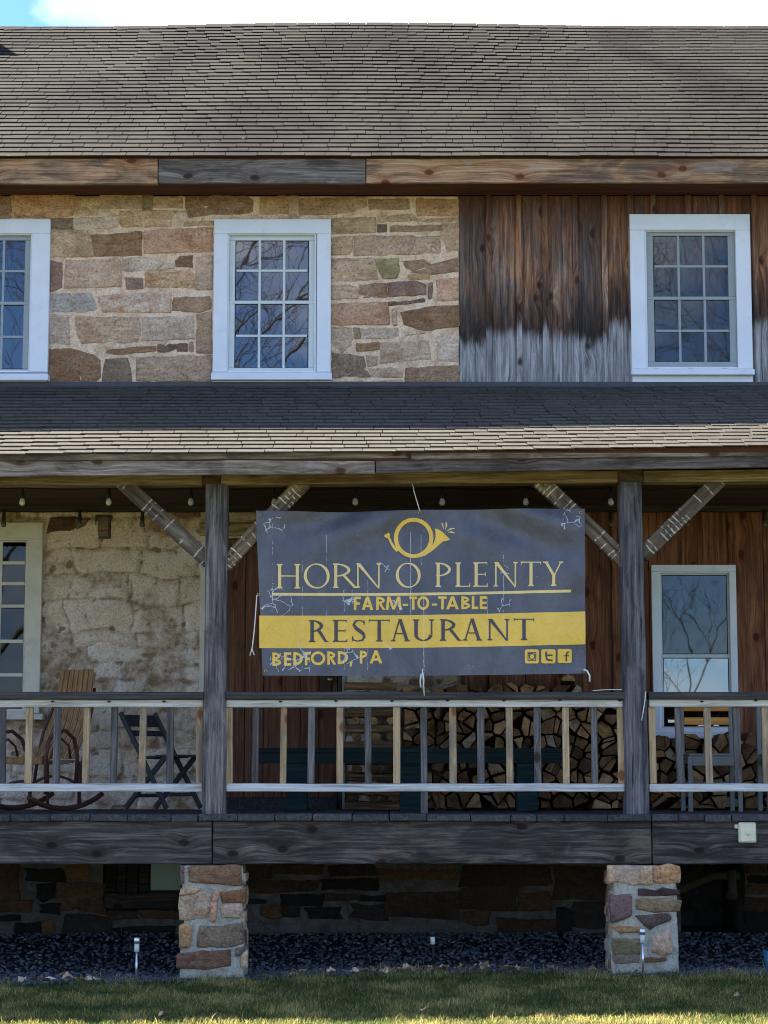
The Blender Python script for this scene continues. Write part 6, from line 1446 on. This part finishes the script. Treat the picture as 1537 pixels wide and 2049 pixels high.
# ---- grey chairs with orange slats
def gchair(px, label, dup_from=None):
    Yc = -1.35; p = at(px, 1620, Yc); t = thing('slat_back_chair', label, 'chair', (p.x, Yc + .2, DECK_Z), 0, 'grey chairs with orange slats')
    w = .395
    for s in (-1, 1):
        lobj('leg', box(.035, .035, .44, .004, M['chair_grey']), None, t, (s * w / 2, -.2, .22)); lobj('back_leg', box(.035, .035, .88, .004, M['chair_grey']), None, t, (s * (w / 2 + .002), .2, .44)); lobj('side_rail', box(.025, .36, .05, .003, M['chair_grey']), None, t, (s * w / 2, 0, .40))
    lobj('seat_rail', box(w - .036, .03, .075, .003, M['chair_grey']), None, t, (0, -.2, .40)); lobj('stretcher', box(w - .036, .02, .03, .003, M['chair_grey']), None, t, (0, .2, .22))
    for i in range(4): lobj('seat_slat', box(w + .01, .09, .018, .003, M['chair_grey']), None, t, (0, -.165 + i * .1, .45))
    for z, h in ((.855, .10), (.725, .062)): lobj('back_slat', box(w - .03, .02, h, .004, M['orange_slat']), None, t, (0, .192, z))
    return t
gchair(1432, 'grey chair with orange slatted back below the tall porch window'); gchair(1590, 'grey chair with orange slats cut by the right edge of the picture')
# ---- string lights
def lights(y_px, Yl, xs_px, label, drop, bulb_mat):
    t = thing('string_lights', label, 'string lights', (0, Yl, CEIL_B), 0, 'string lights under the porch ceiling'); o0 = WP[t.name]
    pts = [at(x, y_px - drop, Yl) - o0 for x in xs_px]; m = MB(); C = []
    for i in range(len(pts) - 1): C += arc(pts[i], pts[i + 1], (0, 0, -.012), 6)[:-1]
    m.tube(C + [pts[-1]], .004, 5); lobj('cable', m.build('cable', M['black']), None, t)
    for q in pts:
        m = MB(); m.tube([q + Vector((0, 0, .012)), q, q - Vector((0, 0, .03)), q - Vector((0, 0, .075)), q - Vector((0, 0, .085))], [.006, .012, .014, .020, .018], 8); s = lobj('socket', m.build('socket', M['black'], True), None, t)
        m = MB(); zb = -.084; m.tube([q + Vector((0, 0, zb - d)) for d in (0, .012, .03, .045, .055, .06)], [.012, .018, .024, .023, .015, .004], 10); b = lobj('bulb', m.build('bulb', bulb_mat, True), None, s)
        b.location = (0, 0, 0)
lights(1003, -1.55, [-291, -123, 45, 218, 382, 549, 711, 885, 1052, 1222, 1393, 1562, 1730], 'front string of frosted bulbs under the porch ceiling', 27, M['bulb'])
lights(1046, -0.25, [-142, 8, 160, 285, 455, 1222, 1376, 1530, 1690], 'rear string of dark bulbs close to the house wall', 24, plain('smoky_bulb', (0.10, 0.085, 0.07), 0.2, 0.5, 0.1))
# ---- junction box on the rim timber
p = at(1495, 1666, YRm - .03); jb = thing('junction_box', 'ivory plastic junction box screwed to the dark rim timber', 'electrical box', (p.x, YRm, p.z)); 
lobj('case', box(.13, .06, .15, .008, M['ivory']), None, jb, (0, -.031, 0)); lobj('cover', box(.115, .012, .135, .004, M['ivory']), None, jb, (0, -.067, 0), color=(1.08, 1.06, 1.02)); lobj('mounting_tab', box(.025, .02, .03, .003, M['ivory']), None, jb, (-.077, -.012, .045))
m = MB(); m.tube([(0, -.072, -.005), (0, -.078, -.005)], .017, 10); lobj('knockout', m.build('knockout', M['ivory'], True), None, jb)
# ---- stake lights
def stake(px, ytop, ybot, label, Y, pole, head):
    b = at(px, ybot, Y); h = at(px, ytop, Y).z - b.z; t = thing('garden_stake_light', label, 'garden light', b, 0, 'solar stake lights'); t.rotation_euler = (rng.uniform(-.03, .03), rng.uniform(-.05, .03), 0)
    m = MB(); m.tube([(0, 0, -.08), (0, 0, h - .10)], .0085, 8); lobj('pole', m.build('pole', pole, True), None, t)
    m = MB(); m.tube([(0, 0, h - .105), (0, 0, h - .10), (0, 0, h - .045)], [.012, .019, .019], 12); lobj('lens', m.build('lens', M['lens'], True), None, t)
    m = MB(); m.tube([(0, 0, h - .046), (0, 0, h - .044), (0, 0, h - .003), (0, 0, h)], [.019, .024, .024, .020], 12); lobj('cap', m.build('cap', head, True), None, t)
stake(273, 1876, 1944, 'steel solar stake light in the gravel left of the left pier', -2.36, M['steel'], M['steel']); stake(1287, 1858, 1931, 'steel solar stake light in front of the right stone pier', -2.36, M['steel'], M['steel']); stake(867, 1862, 1915, 'dark solar stake light in the shade between the piers', -1.75, M['black'], M['black'])
# ---- oddments under the porch
p = at(1537, 1918, -1.95); m = MB(); m.tube([(0, 0, 0), (0, 0, .005), (0, 0, .15), (0, 0, .155), (0, 0, .12)], [.05, .055, .068, .066, .06], 16); tag(obj('bucket', m.build('bucket', M['blue'], True), None, None, (p.x + .03, -1.95, ground_z(p.x, -1.95) + .01)), 'small blue pail on the gravel at the right edge', 'pail')
a, b = at(1352, 1786, -.35), at(1428, 1753, -.35); m = MB(); m.tube([a, a.lerp(b, .5), b, b + Vector((.22, .02, 0))], .033, 9); tag(obj('drain_pipe', m.build('drain_pipe', M['clay'], True), None, None, (0, 0, 0)), 'bent clay-coloured pipe under the porch right of the right pier', 'pipe')
p = at(1465, 1795, -.6); m = MB(); m.tube([p + Vector((0, 0, .22)), p + Vector((0, -.02, .06)), p, p + Vector((0, 0, .02))], [.034, .036, .05, .036], 12); tag(obj('downspout', m.build('downspout', M['clay'], True), None, None, (0, 0, 0)), 'short flared pipe end hanging under the porch at right', 'pipe')
